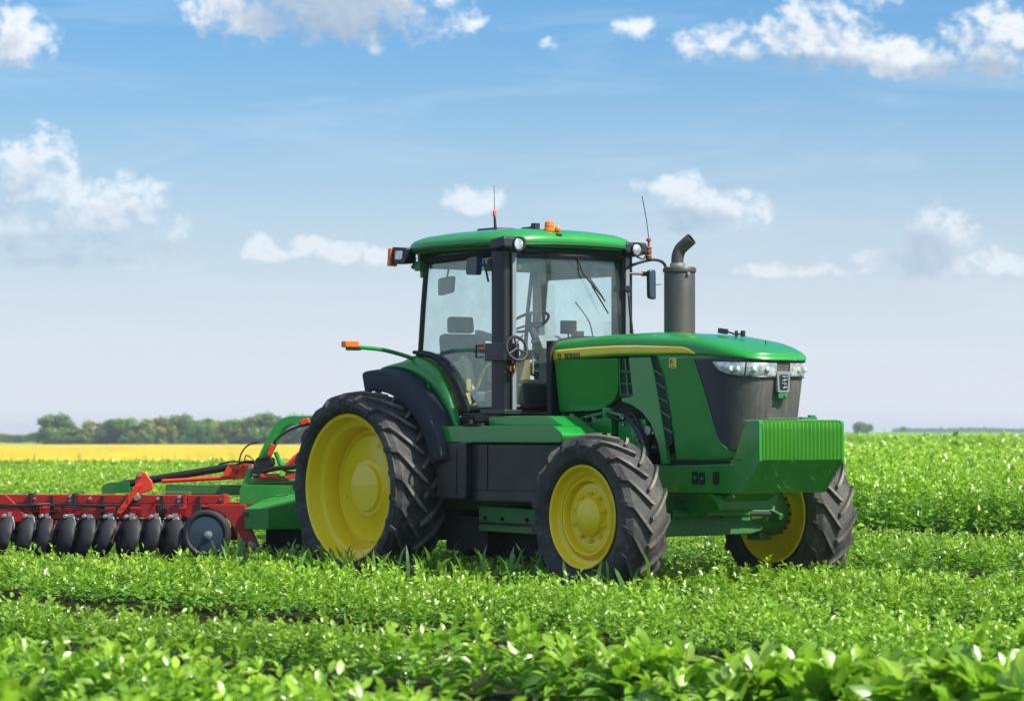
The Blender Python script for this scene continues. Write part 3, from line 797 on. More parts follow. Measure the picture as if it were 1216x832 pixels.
# stripe
mb = MB(); rows = []
for x in np.linspace(2.31, 4.46, 34):
    t = (x-2.31)/2.15; f0 = .045; f1 = .46-.12*t; f1 = f1 if t < .9 else f1-(f1-f0)*((t-.9)/.1)**2*.9
    base = 1. if x <= HX0 else (1-((x-HX0)/HL)**HP)**(1/HP); z0 = zb(x); hh = zt(x)-z0; row = []
    for j in range(6):
        f = f0+(f1-f0)*j/5; kk = float(np.interp(f, [0, .10, .34, .60], [1.012, 1.02, 1.015, .985])); row.append((x, -HW*kk*base-.0045, z0+hh*f))
    rows.append(row)
mb.grid(rows); mb.build('stripe', 'stripe', hood, solid=.003)
lettering('EI', .074, (2.38, -HW*1.02-.008, 2.334), (R(90), 0, 0), hood, sx=1.1)
lettering('BEIEREI', .074, (2.49, -HW*1.02-.008, 2.336), (R(90), 0, 0), hood, sx=1.05)
# rear near side panel (large rounded)
yp = -HW-.012
mb = MB(); mb.prism(rp([(2.325,2.325),(3.30,2.325),(3.30,1.94),(2.95,1.815),(2.325,1.80)], [.03,.01,.22,.12,.04], 6), yp, yp+.07); pn = mb.build('side_panel', 'green', hood, bevel=.014, seg=3)
for v_ in pn.data.vertices: v_.co.y += .05*((2.325-v_.co.z)/.5)**2+.012*(2.325-v_.co.z)/.5
mb = MB(); mb.prism(rp([(2.325,2.325),(3.30,2.325),(3.30,1.94),(2.95,1.815),(2.325,1.80)], [.03,.01,.22,.12,.04], 6), -yp-.07, -yp); mb.build('side_panel', 'green', hood, bevel=.014)
# strip of green between the two vents, sweeping down into a leg
for sgn in (1, -1):
    y0, y1 = sorted((sgn*(-HW-.006), sgn*(-HW+.05)))
    mb = MB(); mb.prism([(3.47,2.33),(3.79,2.33),(3.86,2.12),(3.93,1.85),(4.00,1.55),(4.04,1.30),(3.96,1.30),(3.90,1.50),(3.80,1.68),(3.66,1.80),(3.50,1.87),(3.36,1.90),(3.36,1.94),(3.53,1.95)], y0, y1)
    mb.build('side_panel', 'green', hood, bevel=.008)
# vents
mb = MB(); mb.prism([(3.315,2.325),(3.465,2.325),(3.54,1.955),(3.33,1.955)], -HW+.02, -HW+.04); vb = mb.build('vent', 'seal', hood)
mb = MB()
for z in (2.20, 2.08, 1.97): mb.bar((3.32, -HW+.012, z), (3.53, -HW+.012, z-.01), .012, .012)
mb.bar((3.40, -HW+.012, 2.325), (3.45, -HW+.012, 1.95), .012, .018); mb.bar((3.315, -HW+.010, 2.325), (3.335, -HW+.010, 1.95), .016, .012)
mb.bar((3.47, -HW+.008, 2.325), (3.54, -HW+.008, 1.95), .016, .016)
mb.build('vent_bar', 'green_dull', vb, split=True)
mb = MB(); mb.prism([(3.79,2.33),(3.88,2.33),(3.98,2.12),(4.06,1.80),(4.10,1.50),(4.03,1.45),(4.0,1.55),(3.93,1.85),(3.86,2.12)], -HW+.012, -HW+.032); vd = mb.build('vent', 'seal', hood)
mb = MB()
for z, x in ((2.18,3.845),(2.06,3.88),(1.92,3.915),(1.78,3.955),(1.63,3.99)): mb.bar((x, -HW+.004, z+.02), (x+.13, -HW+.004, z-.035), .014, .016)
mb.build('vent_bar', 'green_dull', vd, split=True)
# front shell with nose
zs = list(np.linspace(1.335, 2.345, 26))
mb = MB(); patch(mb, zs, lambda z: s_at_x(3.885+.10*max(0, (2.33-z)/.21) if z > 2.12 else 3.985+.12*(2.12-z)/.62, z), lambda z: -s_at_x(3.885, z), 0., 90)
nose = mb.build('nose_panel', 'green', hood, solid=.02, angle=50)
# grille
zs = list(np.linspace(1.40, 2.30, 40))
gx = lambda z: float(np.interp(z, [1.395, 1.41, 1.45, 1.52, 1.62, 1.8, 2.0, 2.30], [5.0, 4.90, 4.79, 4.72, 4.68, 4.62, 4.55, 4.42]))
mb = MB(); patch(mb, zs, lambda z: s_at_x(gx(z), z), lambda z: -s_at_x(gx(z), z), .008, 60)
gr = mb.build('grille', 'grille', hood, solid=.012, angle=60)
mb = MB()
for sg in (-1,):
    mb.tube([surf(s_at_x(gx(z), z), z, .008) for z in zs[2:]], .007, 6)
mb.build('grille_edge', 'green', gr)
# headlights
def lampstrip(nm, s0, s1, ztop, zbot, mat='lamp', par=hood, off=.022, n=16):
    mb = MB(); rows_ = []
    for k in range(n+1):
        s = s0+(s1-s0)*k/n; a, b = ztop(s), zbot(s)
        rows_.append([surf(s, a+(b-a)*j/4, off+.006*math.sin(j/4*PI)) for j in range(5)])
    mb.grid(rows_); return mb.build(nm, mat, par, solid=.03, bevel=.004)

def fl(a, b): return lambda s: float(np.interp(s, a, b))
ht_top = fl([-.75, -.1, .45], [2.268, 2.250, 2.258])
h_near = lampstrip('headlight', -.74, -.40, ht_top, fl([-.75, -.66, -.55, -.40], [2.262, 2.19, 2.150, 2.135]))
h_near2 = lampstrip('headlight', -.385, -.085, ht_top, fl([-.4, -.1], [2.135, 2.130]))
h_far = lampstrip('headlight', .085, .42, ht_top, fl([.05, .12, .4], [2.145, 2.13, 2.14]))
h_far2 = lampstrip('headlight', .435, .74, ht_top, fl([.40, .55, .66, .75], [2.135, 2.150, 2.19, 2.262]))
for hl, ss in ((h_near, (-.52, -.45)), (h_near2, (-.31, -.19)), (h_far, (.2, .32))):
    for s_ in ss:
        p = Vector(surf(s_, 2.195, .03)); 
        mb = MB(); mb.sphere(p, (.012, .03, .028), 12); mb.build('reflector', 'lamp', hl)
mb = MB()
for s0, s1 in ((-.76, -.065), (.07, .76)):
    mb.tube([surf(s0+(s1-s0)*k/24, fl([-.76, -.66, -.55, -.40, .40, .55, .66, .76], [2.255, 2.18, 2.140, 2.123, 2.123, 2.140, 2.18, 2.255])(s0+(s1-s0)*k/24), .020) for k in range(25)], .009, 6)
mb.tube([surf(-.76+1.52*k/40, 2.272, .014) for k in range(41)], .010, 6)
mb.build('headlight_surround', 'black', hood, split=True)
# badge on the nose: grey plate, dark frame, raised emblem
bx = surf(0, 2.08, .016)[0]
mb = MB(); mb.prism(rp([(-.075,1.975),(.075,1.975),(.085,2.175),(-.085,2.175)], .02, 3), bx, bx+.03, 'x'); bd = mb.build('badge', 'badge', hood, bevel=.006)
mb = MB(); mb.prism(rp([(-.05,2.0),(.05,2.0),(.058,2.145),(-.058,2.145)], .02, 3), bx+.029, bx+.034, 'x'); mb.build('badge_field', 'letter', bd)
mb = MB(); xx = bx+.038
mb.tube([(xx, -.03, 2.125), (xx, .035, 2.125), (xx, .03, 2.095), (xx, -.025, 2.090), (xx, -.03, 2.06), (xx, .03, 2.055), (xx, .035, 2.025), (xx, -.02, 2.018)], .007, 6)
mb.tube([(xx, .0, 2.125), (xx, .005, 2.02)], .005, 6)
mb.build('emblem', 'badge', bd)
mb = MB(); mb.box((bx+.0, 0, 1.945), (.05, .12, .05)); mb.box((bx+.02, .02, 1.94), (.04, .03, .03)); mb.build('nose_latch', 'green_dull', hood, bevel=.006)
# yellow warning sticker
mb = MB(); mb.prism(rp([(4.07,2.215),(4.175,2.215),(4.175,2.315),(4.07,2.315)], .008, 2), -HW-.0045, -HW-.001); st = mb.build('warning_sticker', 'stripe', hood)
lettering('F:', .075, (4.085, -HW-.006, 2.245), (R(90), 0, 0), st)
mb = MB(); mb.box((4.12, -HW-.0065, 2.228), (.07, .002, .006)); mb.build('lettering', 'letter', st)
# small fittings on the bonnet top
mb = MB(); mb.box((4.28, .0, 2.575), (.10, .05, .05), Matrix.Rotation(R(8), 3, 'Y')); mb.tube([(4.33,0,2.57),(4.42,.02,2.545),(4.50,.03,2.54)], .010, 6); mb.box((4.52, .04, 2.545), (.04, .03, .06)); mb.box((4.47, .0, 2.545), (.03, .02, .06))
mb.build('hood_latch', 'black', hood, bevel=.004)
mb = MB(); mb.tube([(4.86,.02,2.43),(4.865,.02,2.475)], .006, 6); mb.build('hood_sight', 'green_dull', hood)
# rear seal of the bonnet
mb = MB()
mb.tube(smooth_path([(2.26,-.50,1.70),(2.26,-.52,1.9),(2.27,-.525,2.3),(2.27,-.495,2.44),(2.28,-.42,2.50),(2.28,-.2,2.54),(2.28,.2,2.54),(2.28,.42,2.50),(2.27,.495,2.44),(2.26,.52,2.2),(2.26,.5,1.7)], 5), .030, 8)
mb.box((2.22, 0, 2.1), (.10, .98, .84)); mb.build('hood_seal', 'seal', hood)

# ---- engine clutter under the side panel
mb = MB(); mb.box((3.3, 0, 1.45), (1.6, .56, .75)); eng = mb.build('engine', 'green_dull', T, bevel=.03)
rnd = random.Random(5)
mb = MB()
mb.box((3.02, -.38, 1.66), (.30, .20, .16)); mb.lathe([(.0,.0),(.07,.0),(.075,.02),(.075,.13),(.06,.15),(0,.15)], c=(3.05,-.40,1.70), axis='z', n=20)
mb.box((3.34, -.36, 1.60), (.22, .16, .26)); mb.box((3.60, -.40, 1.55), (.14, .12, .36)); mb.box((2.68, -.38, 1.62), (.28, .14, .16))
mb.tube([(2.55,-.40,1.72),(2.8,-.44,1.76),(3.1,-.45,1.80),(3.35,-.45,1.76)], .022, 8)
mb.lathe([(0,-.05),(.055,-.05),(.06,0),(.06,.18),(.05,.2),(0,.2)], c=(3.48,-.42,1.52), axis='z', n=18)
mb.build('engine_castings', 'green', eng, bevel=.008)
mb = MB()
mb.tube(smooth_path([(2.5,-.46,1.74),(2.72,-.48,1.68),(2.8,-.48,1.5),(3.0,-.47,1.46),(3.3,-.46,1.5)], 4), .022, 8)
mb.tube(smooth_path([(3.1,-.47,1.79),(3.3,-.48,1.72),(3.5,-.48,1.78),(3.6,-.48,1.66),(3.72,-.47,1.5)], 4), .018, 8)
mb.tube(smooth_path([(3.45,-.50,1.74),(3.62,-.52,1.62),(3.74,-.52,1.42),(3.80,-.50,1.2)], 4), .026, 8)
mb.tube(smooth_path([(2.45,-.50,1.78),(2.55,-.54,1.70),(2.62,-.56,1.62),(2.78,-.56,1.58)], 4), .020, 8)
mb.build('engine_hose', 'hose', eng, split=True)
mb = MB()
for k in range(26):
    x = rnd.uniform(2.5, 3.85); z = rnd.uniform(1.38, 1.78)
    mb.lathe([(0, -.02), (.014, -.02), (.016, 0), (.02, .01), (0, .012)], c=(x, -.49+rnd.uniform(0,.05), z), n=6)
for k in range(6):
    x = rnd.uniform(2.6, 3.8); z = rnd.uniform(1.42, 1.74); mb.tube([(x, -.475, z), (x+rnd.uniform(-.1,.1), -.48, z+rnd.uniform(-.08,.08))], .007, 6)
mb.lathe([(0,-.02),(.045,-.02),(.05,0),(.05,.05),(0,.05)], c=(3.72,-.46,1.62), n=16)
mb.build('engine_fitting', 'steel', eng, split=True)
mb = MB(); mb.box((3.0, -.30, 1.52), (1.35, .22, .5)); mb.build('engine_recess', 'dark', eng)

# ---- chassis
mb = MB()
mb.prism([(-.45,.78),(2.6,.78),(2.9,1.0),(2.9,1.42),(-.45,1.5)], -.36, .36); mb.box((0,0,1.02), (.62,.78,.62))
mb.lathe([(.0,-1.10),(.19,-1.10),(.20,-.7),(.27,-.45),(.27,.45),(.20,.7),(.19,1.10),(0,1.10)], c=(0,0,1.02), n=28)
ch = mb.build('transmission', 'green_dull', T, bevel=.02)
mb = MB(); mb.box((1.15, 0, .80), (2.9, .5, .28)); mb.box((.55,-.35,.62), (.5,.3,.3)); mb.box((1.0,.3,.66),(.9,.5,.28)); mb.box((1.75,-.28,.52),(2.1,.5,.40)); mb.box((1.7,.35,.55),(2.0,.5,.40)); mb.box((1.2,-.62,.56),(.7,.30,.34)); mb.build('underbody', 'dark', T, bevel=.02)
# front support and frame rails
mb = MB()
for s_ in (-1, 1):
    a, b = sorted((s_*.36, s_*.46)); mb.prism([(2.9,1.02),(4.2,1.02),(5.09,1.03),(5.09,1.312),(4.0,1.285),(3.6,1.30),(2.9,1.36)], a, b)
mb.box((4.2, 0, 1.16), (1.68, .72, .24))
sup = mb.build('front_frame', 'green', T, bevel=.012)
mb = MB()
for x, z in ((4.40,1.17),(4.50,1.165),(4.70,1.17)):
    mb.prism(rp([(x-.035,z-.06),(x+.035,z-.06),(x+.035,z+.06),(x-.035,z+.06)], .02, 3), -.476, -.458)
mb.prism([(3.9,1.29),(5.2,1.318),(5.2,1.335),(3.9,1.33)], -.458, -.40)
mb.build('frame_slot', 'seal', sup, split=True)
mb = MB()
for x, z in ((4.42,1.17),(4.52,1.165),(4.94,1.22),(4.94,1.12),(5.0,1.27)): mb.lathe([(0,-.018),(.018,-.018),(.02,0),(0,0)], c=(x,-.474,z), n=6)
mb.build('frame_bolt', 'green_dull', sup, split=True)
# front axle
mb = MB()
ax = 3.88
mb.prism([(-.98,.68),(-.62,.60),(.62,.60),(.98,.68),(.98,.94),(.60,.99),(.30,.95),(-.30,.95),(-.60,.99),(-.98,.94)], ax-.13, ax+.13, 'x')
axl = mb.build('front_axle', 'green_dull', T, bevel=.02)
mb = MB(); mb.box((3.88,0,.93), (.9,.50,.26)); mb.prism([(3.3,1.03),(4.75,1.03),(4.55,.90),(4.25,.80),(3.5,.80),(3.3,.9)], -.30, .30)
mb.prism([(-.45,1.02),(.45,1.02),(.34,.86),(-.34,.86)], 4.4, 4.62, 'x')
mb.build('axle_bracket', 'green', axl, bevel=.02)
for s_ in (-1, 1):
    mb = MB()
    mb.lathe([(0,.60*s_),(.15,.60*s_),(.16,.72*s_),(.20,.80*s_),(.225,.86*s_),(.225,1.02*s_),(.21,1.04*s_),(.0,1.05*s_)], c=(ax,0,.80), n=32)
    mb.box((ax-.02, s_*.86, .80), (.2,.16,.52))
    mb.prism([(ax+.02,.70),(ax+.32,.74),(ax+.34,.80),(ax+.02,.90)], *sorted((s_*.80,s_*.88)))
    mb.build('axle_hub', 'green_dull', axl, bevel=.012)
    mb = MB()
    for k in range(16):
        a = 2*PI*k/16; mb.lathe([(0,-.03),(.013,-.03),(.013,.03),(0,.03)], c=(ax+.205*math.sin(a), s_*1.04, .80+.205*math.cos(a)), n=6)
    mb.build('hub_bolt', 'dark', axl, split=True)
mb = MB()
mb.tube([(ax+.22,-.78,.80),(ax+.20,.0,.82),(ax+.22,.78,.80)], .024, 8)
mb.build('tie_rod', 'dark', axl)
mb = MB(); mb.tube([(ax+.20,-.5,.815),(ax+.20,-.16,.82)], .045, 12); mb.tube([(ax+.20,.5,.815),(ax+.20,.16,.82)], .045, 12)
mb.tube(smooth_path([(ax+.14,.2,1.0),(ax+.24,.4,.98),(ax+.2,.62,.94),(ax+.05,.8,.98)], 4), .014, 6)
mb.build('steering_cylinder', 'green_dull', axl, split=True)

# ---- front ballast with upright ribs
WB, WT = .53, 1.72
mb = MB()
ny = 21*10
prof = [(5.14,WT-.004),(5.33,WT),(5.375,WT-.012),(5.398,WT-.045),(5.402,WT-.1),(5.402,1.40),(5.400,1.345)]
rows = []
for (x, z) in prof:
    row = []
    for k in range(ny+1):
        y = -WB+2*WB*k/ny; c = .5+.5*math.cos(2*PI*21*k/ny); c = c**.55
        amp = .032*c
        edge = 1 if z > WT-.05 else 0
        row.append((x-(amp if x > 5.2 else 0)*(1 if not edge else .8), y, z-(amp*.8 if edge and x > 5.2 else 0)))
    rows.append(row)
mb.grid(rows)
wt_ = mb.build('front_weight', 'green_weight', T, angle=60)
mb = MB()
pf = rp([(5.225,WT-.012),(5.385,WT-.006),(5.388,1.335),(5.13,1.032),(4.95,1.032),(4.97,1.30),(5.18,1.34)], [.02,.03,.01,.02,.01,.05,.05], 4)
mb.prism(pf, -WB-.012, -WB+.03); mb.prism(pf, WB-.03, WB+.012)
mb.build('weight_end_plate', 'green', wt_, bevel=.008, seg=3, split=True)
mb = MB(); mb.prism([(5.16,WT-.03),(5.37,WT-.03),(5.37,1.35),(5.0,1.35)], -WB+.02, WB-.02); mb.build('weight_core', 'green_weight', wt_)
mb = MB(); mb.prism([(5.384,1.347),(5.128,1.034),(4.95,1.034),(4.98,1.347)], -WB+.03, WB-.03); mb.build('weight_underside', 'green', wt_)
mb = MB(); mb.box((5.25, .20, WT+.015), (.05, .20, .022)); mb.box((5.25,.25,WT+.035),(.04,.07,.02)); mb.tube([(5.24,-.3,WT+.012),(5.24,.1,WT+.012)], .008, 6)
mb.build('weight_pin', 'green_dull', wt_, bevel=.004)

# ---- exhaust
EX, EY = 3.30, .30
mb = MB(); mb.lathe([(.0,2.45),(.155,2.45),(.155,3.165),(.150,3.18),(.165,3.19),(.168,3.215),(.160,3.235),(.145,3.24),(.06,3.245),(0,3.245)], c=(EX,EY,0), axis='z', n=40)
exh = mb.build('exhaust_muffler', 'exhaust', T)
mb = MB(); mb.tube(smooth_path([(EX-.03,EY,3.24),(EX-.03,EY,3.34),(EX-.01,EY+.02,3.42),(EX+.06,EY+.05,3.485),(EX+.10,EY+.07,3.52)], 6), .062, 18, cap=False)
mb.build('exhaust_pipe', 'exhaust', exh, solid=.006)
mb = MB(); mb.lathe([(.06,-.02),(.075,-.02),(.078,0),(.075,.02),(.06,.02)], c=(EX-.03,EY,3.26), axis='z', n=24); mb.box((EX+.16, EY-.03, 3.17), (.03,.03,.03)); mb.build('exhaust_clamp', 'steel', exh)

# ---- decks, tank and steps on the near side
for s_ in (-1, 1):
    def Y2(a, b): return sorted((s_*a, s_*b))
    mb = MB()
    mb.prism(rp([(1.04,1.60),(1.10,1.665),(3.0,1.665),(3.14,1.58),(3.10,1.50),(1.04,1.50)], [.02,.02,.05,.04,.02,.01], 4), *Y2(.60,1.06)); dk = mb.build('side_deck', 'green', T, bevel=.012, seg=3)
    mb = MB(); mb.prism(rp([(1.75,1.665),(1.75,1.765),(2.72,1.765),(2.95,1.665)], [0,.03,.05,0], 4), *Y2(.55,.90)); mb.build('upper_deck', 'green', dk, bevel=.010)
    mb = MB(); mb.prism(rp([(1.50,s_*.58),(3.0,s_*.58),(3.0,s_*.93),(2.82,s_*1.0),(1.56,s_*1.0),(1.50,s_*.97)], [0,0,.04,.12,.16,.05], 7), .895, 1.497, 'z')
    tk = mb.build('fuel_tank', 'black', T, bevel=.03, seg=4)
    mb = MB(); mb.box((2.2, s_*1.002, 1.02), (1.1, .008, .012)); mb.box((1.86, s_*1.003, 1.25), (.010, .008, .46)); mb.build('tank_seam', 'seal', tk, split=True)
    mb = MB(); mb.prism(rp([(1.10,.93),(1.56,.91),(1.60,.95),(1.60,1.497),(1.10,1.497)], [.03,.05,.02,0,0], 4), *Y2(.62,1.085))
    tb = mb.build('tool_box', 'black', T, bevel=.03, seg=4)
    mb = MB(); mb.prism(rp([(1.13,1.44),(1.23,1.44),(1.23,1.475),(1.13,1.475)], .008, 2), *Y2(1.084,1.089)); mb.build('tool_box_plate', 'badge', tb)
    mb = MB(); mb.box((1.46, s_*1.088, 1.2), (.006, .006, .46)); mb.build('tool_box_seam', 'seal', tb)
    mb = MB(); mb.prism([(1.50,.60),(2.85,.58),(2.85,.83),(1.50,.86)], *Y2(.52,.84)); fs = mb.build('frame_step', 'green_dull', T, bevel=.012)
    mb = MB()
    for x in (1.62,1.9,2.3,2.6): mb.lathe([(0,-.02*1),(.02,-.02),(.022,0),(0,0)], c=(x, -.842 if s_<0 else .862, .73), n=6)
    mb.bar((1.5, s_*.85, .685), (2.85, s_*.85, .675), .02, .025); mb.build('step_bolt', 'dark', fs, split=True)
mb = MB()
mb.bar((1.54,-1.0,1.68),(1.54,-.93,1.74), .03, .03); mb.bar((1.54,-1.06,1.675),(1.80,-1.06,1.675), .02, .03); mb.lathe([(0,0),(.03,0),(.03,.03),(0,.03)], c=(1.80,-1.03,1.665), axis='z', n=12); mb.box((1.62,-1.04,1.70),(.05,.04,.05))
mb.build('door_latch', 'dark', T, bevel=.003)

# ---- fenders
def fender(s_):
    # black outer extension
    cx, cz = .10, 1.00
    rows = []
    for k in range(37):
        a = R(-9+84*k/36); sn, cs = math.sin(a), math.cos(a); rr = 1.245
        rows.append([(cx+(rr+d)*sn, s_*y, cz+(rr+d)*cs) for (y, d) in ((1.13,-.215),(1.145,-.20),(1.16,-.03),(1.15,-.008),(1.12,.008),(1.02,.02),(.90,.03))])
    mb = MB(); mb.grid(rows); fe = mb.build('fender_extension', 'fender', T, solid=.018)
    # green inner fender rising to the cab
    rows = []
    up = [(.0,2.28),(.1,2.31),(.2,2.34),(.28,2.37),(.40,2.40),(.52,2.385),(.66,2.35),(.84,2.26),(.98,2.12),(1.08,1.97),(1.17,1.80),(1.21,1.70)]
    ups = smooth_path([(a, 0, b) for a, b in up], 3)
    for k, p in enumerate(ups):
        t = k/(len(ups)-1); a = R(-9+83*t); lo = Vector((cx+1.275*math.sin(a), 0, cz+1.275*math.cos(a)))
        row = []
        for j in range(7):
            q = j/6; m_ = lo.lerp(p, q); y = .93-.09*q+.035*math.sin(q*PI); row.append((m_.x+.02*math.sin(q*PI), s_*y, m_.z+.02*math.sin(q*PI)))
        rows.append(row)
    mb = MB(); mb.grid(rows); gf = mb.build('fender', 'green', T, solid=.02)
    return gf
gf = fender(-1); fender(1)
mb = MB(); mb.prism([(.78,2.06),(.80,2.10),(.82,2.05),(.81,1.98),(.79,1.98)], -.965, -.94); mb.build('fender_reflector', 'green_dull', gf)
# light arms over the rear tyres
for s_ in (-1, 1):
    mb = MB(); mb.tube(smooth_path([(.45, s_*.80, 2.33), (.42, s_*.95, 2.39), (.40, s_*1.25, 2.455), (.40, s_*1.56, 2.475)], 6), .022, 10); la = mb.build('light_arm', 'green', T)
    mb = MB(); mb.box((.40, s_*1.62, 2.46), (.08,.14,.035)); mb.build('light_bracket', 'black', la, bevel=.005)
    mb = MB(); mb.box((.40, s_*1.66, 2.505), (.09,.17,.065)); mb.build('marker_lamp', 'amber', la, bevel=.012)

# =========================== CAB
mb = MB()
mb.box((1.15, 0, 1.70), (1.6, 1.40, .12)); mb.prism([(1.22,1.70),(1.98,1.70),(1.98,1.785),(1.22,1.80)], -.86, .86)
cab = mb.build('cab_floor', 'cabblack', T, bevel=.02)
def cpart(mb, nm, mat, bevel=.01, **k): return mb.build(nm, mat, cab, bevel=bevel, **k)
for s_ in (-1, 1):
    y = s_*.80
    # front pillar, broad with a paler edge strip
    mb = MB(); mb.prism(rp([(1.73,s_*.71),(1.94,s_*.71),(1.94,s_*.85),(1.73,s_*.865)], .035, 4), 1.76, 3.44, 'z'); pl = cpart(mb, 'pillar', 'cabblack', .006)
    mb = MB(); mb.box((1.965, s_*.745, 2.6), (.022, .05, 1.62)); cpart(mb, 'pillar_trim', 'grey', .005)
    mb = MB(); mb.prism(rp([(1.68,s_*.68),(1.985,s_*.68),(1.985,s_*.895),(1.68,s_*.91)], .03, 4), 2.32, 2.50, 'z'); cpart(mb, 'pillar_collar', 'black', .008)
    mb = MB(); mb.prism(rp([(1.66,s_*.66),(2.03,s_*.66),(2.03,s_*.92),(1.62,s_*.93)], .03, 4), 1.785, 1.83, 'z'); cpart(mb, 'pillar_foot', 'black', .008)
    # rear pillar slim, leaning
    mb = MB(); mb.tube([(.44,y,2.34),(.50,y,2.9),(.56,y,3.36)], .028, 8); cpart(mb, 'rear_pillar', 'cabblack', 0)
    mb = MB(); mb.tube([(.30,s_*.70,2.34),(.36,s_*.70,2.9),(.44,s_*.70,3.36)], .022, 8); cpart(mb, 'rear_pillar', 'cabblack', 0)
    # side glass and door seal
    gp = [(1.71,1.82),(1.28,1.82),(1.22,1.92),(1.12,2.08),(1.0,2.20),(.84,2.31),(.66,2.38),(.46,2.40),(.57,3.36),(1.71,3.40)]
    mb = MB(); mb.prism(rp(gp, [0,.05,.05,.05,.05,.05,.05,0,0,0], 3), *sorted((s_*.792,s_*.798))); cpart(mb, 'side_window', 'glass', 0)
    sl_ = smooth_path([(1.30,s_*.81,1.80),(1.235,s_*.815,1.93),(1.14,s_*.82,2.09),(1.01,s_*.82,2.22),(.85,s_*.82,2.33),(.66,s_*.82,2.40),(.42,s_*.81,2.425)], 5)
    mb = MB(); mb.tube(sl_, .034, 8); mb.tube([p+Vector((-.055, s_*.012, .012)) for p in sl_], .020, 8); cpart(mb, 'door_seal', 'seal', 0, split=True)
    mb = MB(); mb.tube([(1.71,y,1.84),(1.28,y,1.83)], .022, 8); mb.tube([(.50,y,3.375),(1.75,y,3.41)], .035, 8); cpart(mb, 'window_frame', 'seal', 0, split=True)
    # quarter glass
    mb = MB(); mb.faces([(.30,s_*.70,2.40),(.44,y,2.40),(.56,y,3.36),(.44,s_*.70,3.36)], [(0,1,2,3)]); cpart(mb, 'quarter_window', 'glass', 0)
# windscreen, gently bowed
rows = []
for k in range(17):
    t = -1+2*k/16; y = t*.74; xo = .10*(1-t*t)
    rows.append([(1.93+xo, y*1.0, 1.85), (1.92+xo, y*1.0, 2.6), (1.89+xo, y*.985, 3.40)])
mb = MB(); mb.grid(rows); cpart(mb, 'windscreen', 'glass', 0)
mb = MB(); mb.tube([(1.93+.10*(1-(t/8)**2), t/8*.74, 1.86) for t in range(-8,9)], .03, 8); mb.tube([(1.88+.10*(1-(t/8)**2), t/8*.74, 3.40) for t in range(-8,9)], .045, 8); cpart(mb, 'windscreen_frame', 'seal', 0, split=True)
# rear window
mb = MB(); mb.faces([(.30,-.70,2.40),(.30,.70,2.40),(.44,.70,3.36),(.44,-.70,3.36)], [(0,1,2,3)]); cpart(mb, 'rear_window', 'glass', 0)
mb = MB(); mb.tube([(.30,-.70,2.40),(.30,.70,2.40)], .03, 8); mb.box((.36,0,2.08),(.10,1.4,.62)); cpart(mb, 'rear_panel', 'tan', .01)
# far side interior pillars (mid)
mb = MB(); mb.box((1.5,.76,2.05),(.8,.04,.44)); mb.box((.45,.78,2.88),(.12,.10,1.0)); mb.box((1.15,.74,3.30),(1.3,.06,.16)); cpart(mb, 'inner_trim', 'grey', .02, split=True)
mb = MB(); mb.box((1.1, 0, 3.34), (1.35, 1.45, .06)); cpart(mb, 'headlining', 'grey', .02)
mb = MB(); mb.box((1.62,.60,1.98),(.26,.20,.36)); mb.box((1.75,-.18,1.95),(.10,.9,.28)); mb.box((.95,.50,1.95),(.9,.2,.42)); mb.box((.72,-.55,2.06),(.5,.18,.5), Matrix.Rotation(R(-12),3,'Y')); cpart(mb, 'lower_trim', 'tan', .04, split=True)
mb = MB(); mb.box((1.50,-.50,1.92),(.32,.30,.22)); cpart(mb, 'footwell_box', 'brown', .03)
mb = MB(); mb.box((1.90,-.38,1.97),(.07,.62,.26)); cpart(mb, 'front_pod', 'seal', .04)
# seat
mb = MB(); mb.prism(rp([(.62,2.14),(1.12,2.14),(1.14,2.27),(.64,2.25)], .04, 4), -.27, .27); mb.prism(rp([(.58,2.20),(.74,2.22),(.66,2.88),(.50,2.86)], .06, 5), -.25, .25); mb.prism(rp([(.50,2.88),(.62,2.89),(.60,3.06),(.50,3.05)], .04, 4), -.14, .14)
seat = cpart(mb, 'seat', 'seat', .04, seg=3); seat.location = (-.10,-.28,-.24)
mb = MB(); mb.box((.88,0,1.96),(.36,.34,.34)); cpart(mb, 'seat_base', 'dark', .03)
mb = MB(); mb.box((.92,-.36,2.42),(.42,.09,.07)); mb.box((.95,.36,2.42),(.46,.12,.10)); cpart(mb, 'armrest', 'seat', .02)
# steering wheel and column
def ring(mb, c, r, tilt, tr, n=28, axis='Y'):
    m = Matrix.Rotation(tilt, 3, axis); pts = [Vector(c)+m @ Vector((r*math.cos(2*PI*k/n), r*math.sin(2*PI*k/n), 0)) for k in range(n+1)]
    mb.tube(pts, tr, 8, cap=False)
    for a in (90, 210, 330): mb.tube([Vector(c)+m @ Vector((r*math.cos(R(a)), r*math.sin(R(a)), 0)), Vector(c)+m @ Vector((0,0,-.03))], tr*.8, 6)
mb = MB(); ring(mb, (1.42,-.12,2.74), .21, R(-28), .015); mb.tube([(1.44,-.12,2.72),(1.62,-.1,2.35),(1.72,-.08,1.95)], .04, 10); cpart(mb, 'steering_wheel', 'seal', 0)
mb = MB(); mb.box((1.62,0,2.50),(.12,.34,.16), Matrix.Rotation(R(-30),3,'Y')); mb.box((1.70,.0,2.15),(.16,.30,.55)); mb.tube(smooth_path([(1.02,-.42,2.30),(.98,-.45,2.48),(1.10,-.45,2.56),(1.30,-.42,2.52),(1.36,-.40,2.40)], 5), .020, 8); mb.box((1.12,-.45,2.60),(.30,.07,.06), Matrix.Rotation(R(12),3,'Y')); mb.tube([(1.2,.1,2.2),(1.15,.15,2.52)], .014, 6); mb.sphere((1.15,.15,2.55), .03, 10); mb.tube([(1.3,.25,2.2),(1.28,.28,2.46)], .012, 6); mb.sphere((1.28,.28,2.49), .026, 10)
cpart(mb, 'dashboard', 'grey', .02)
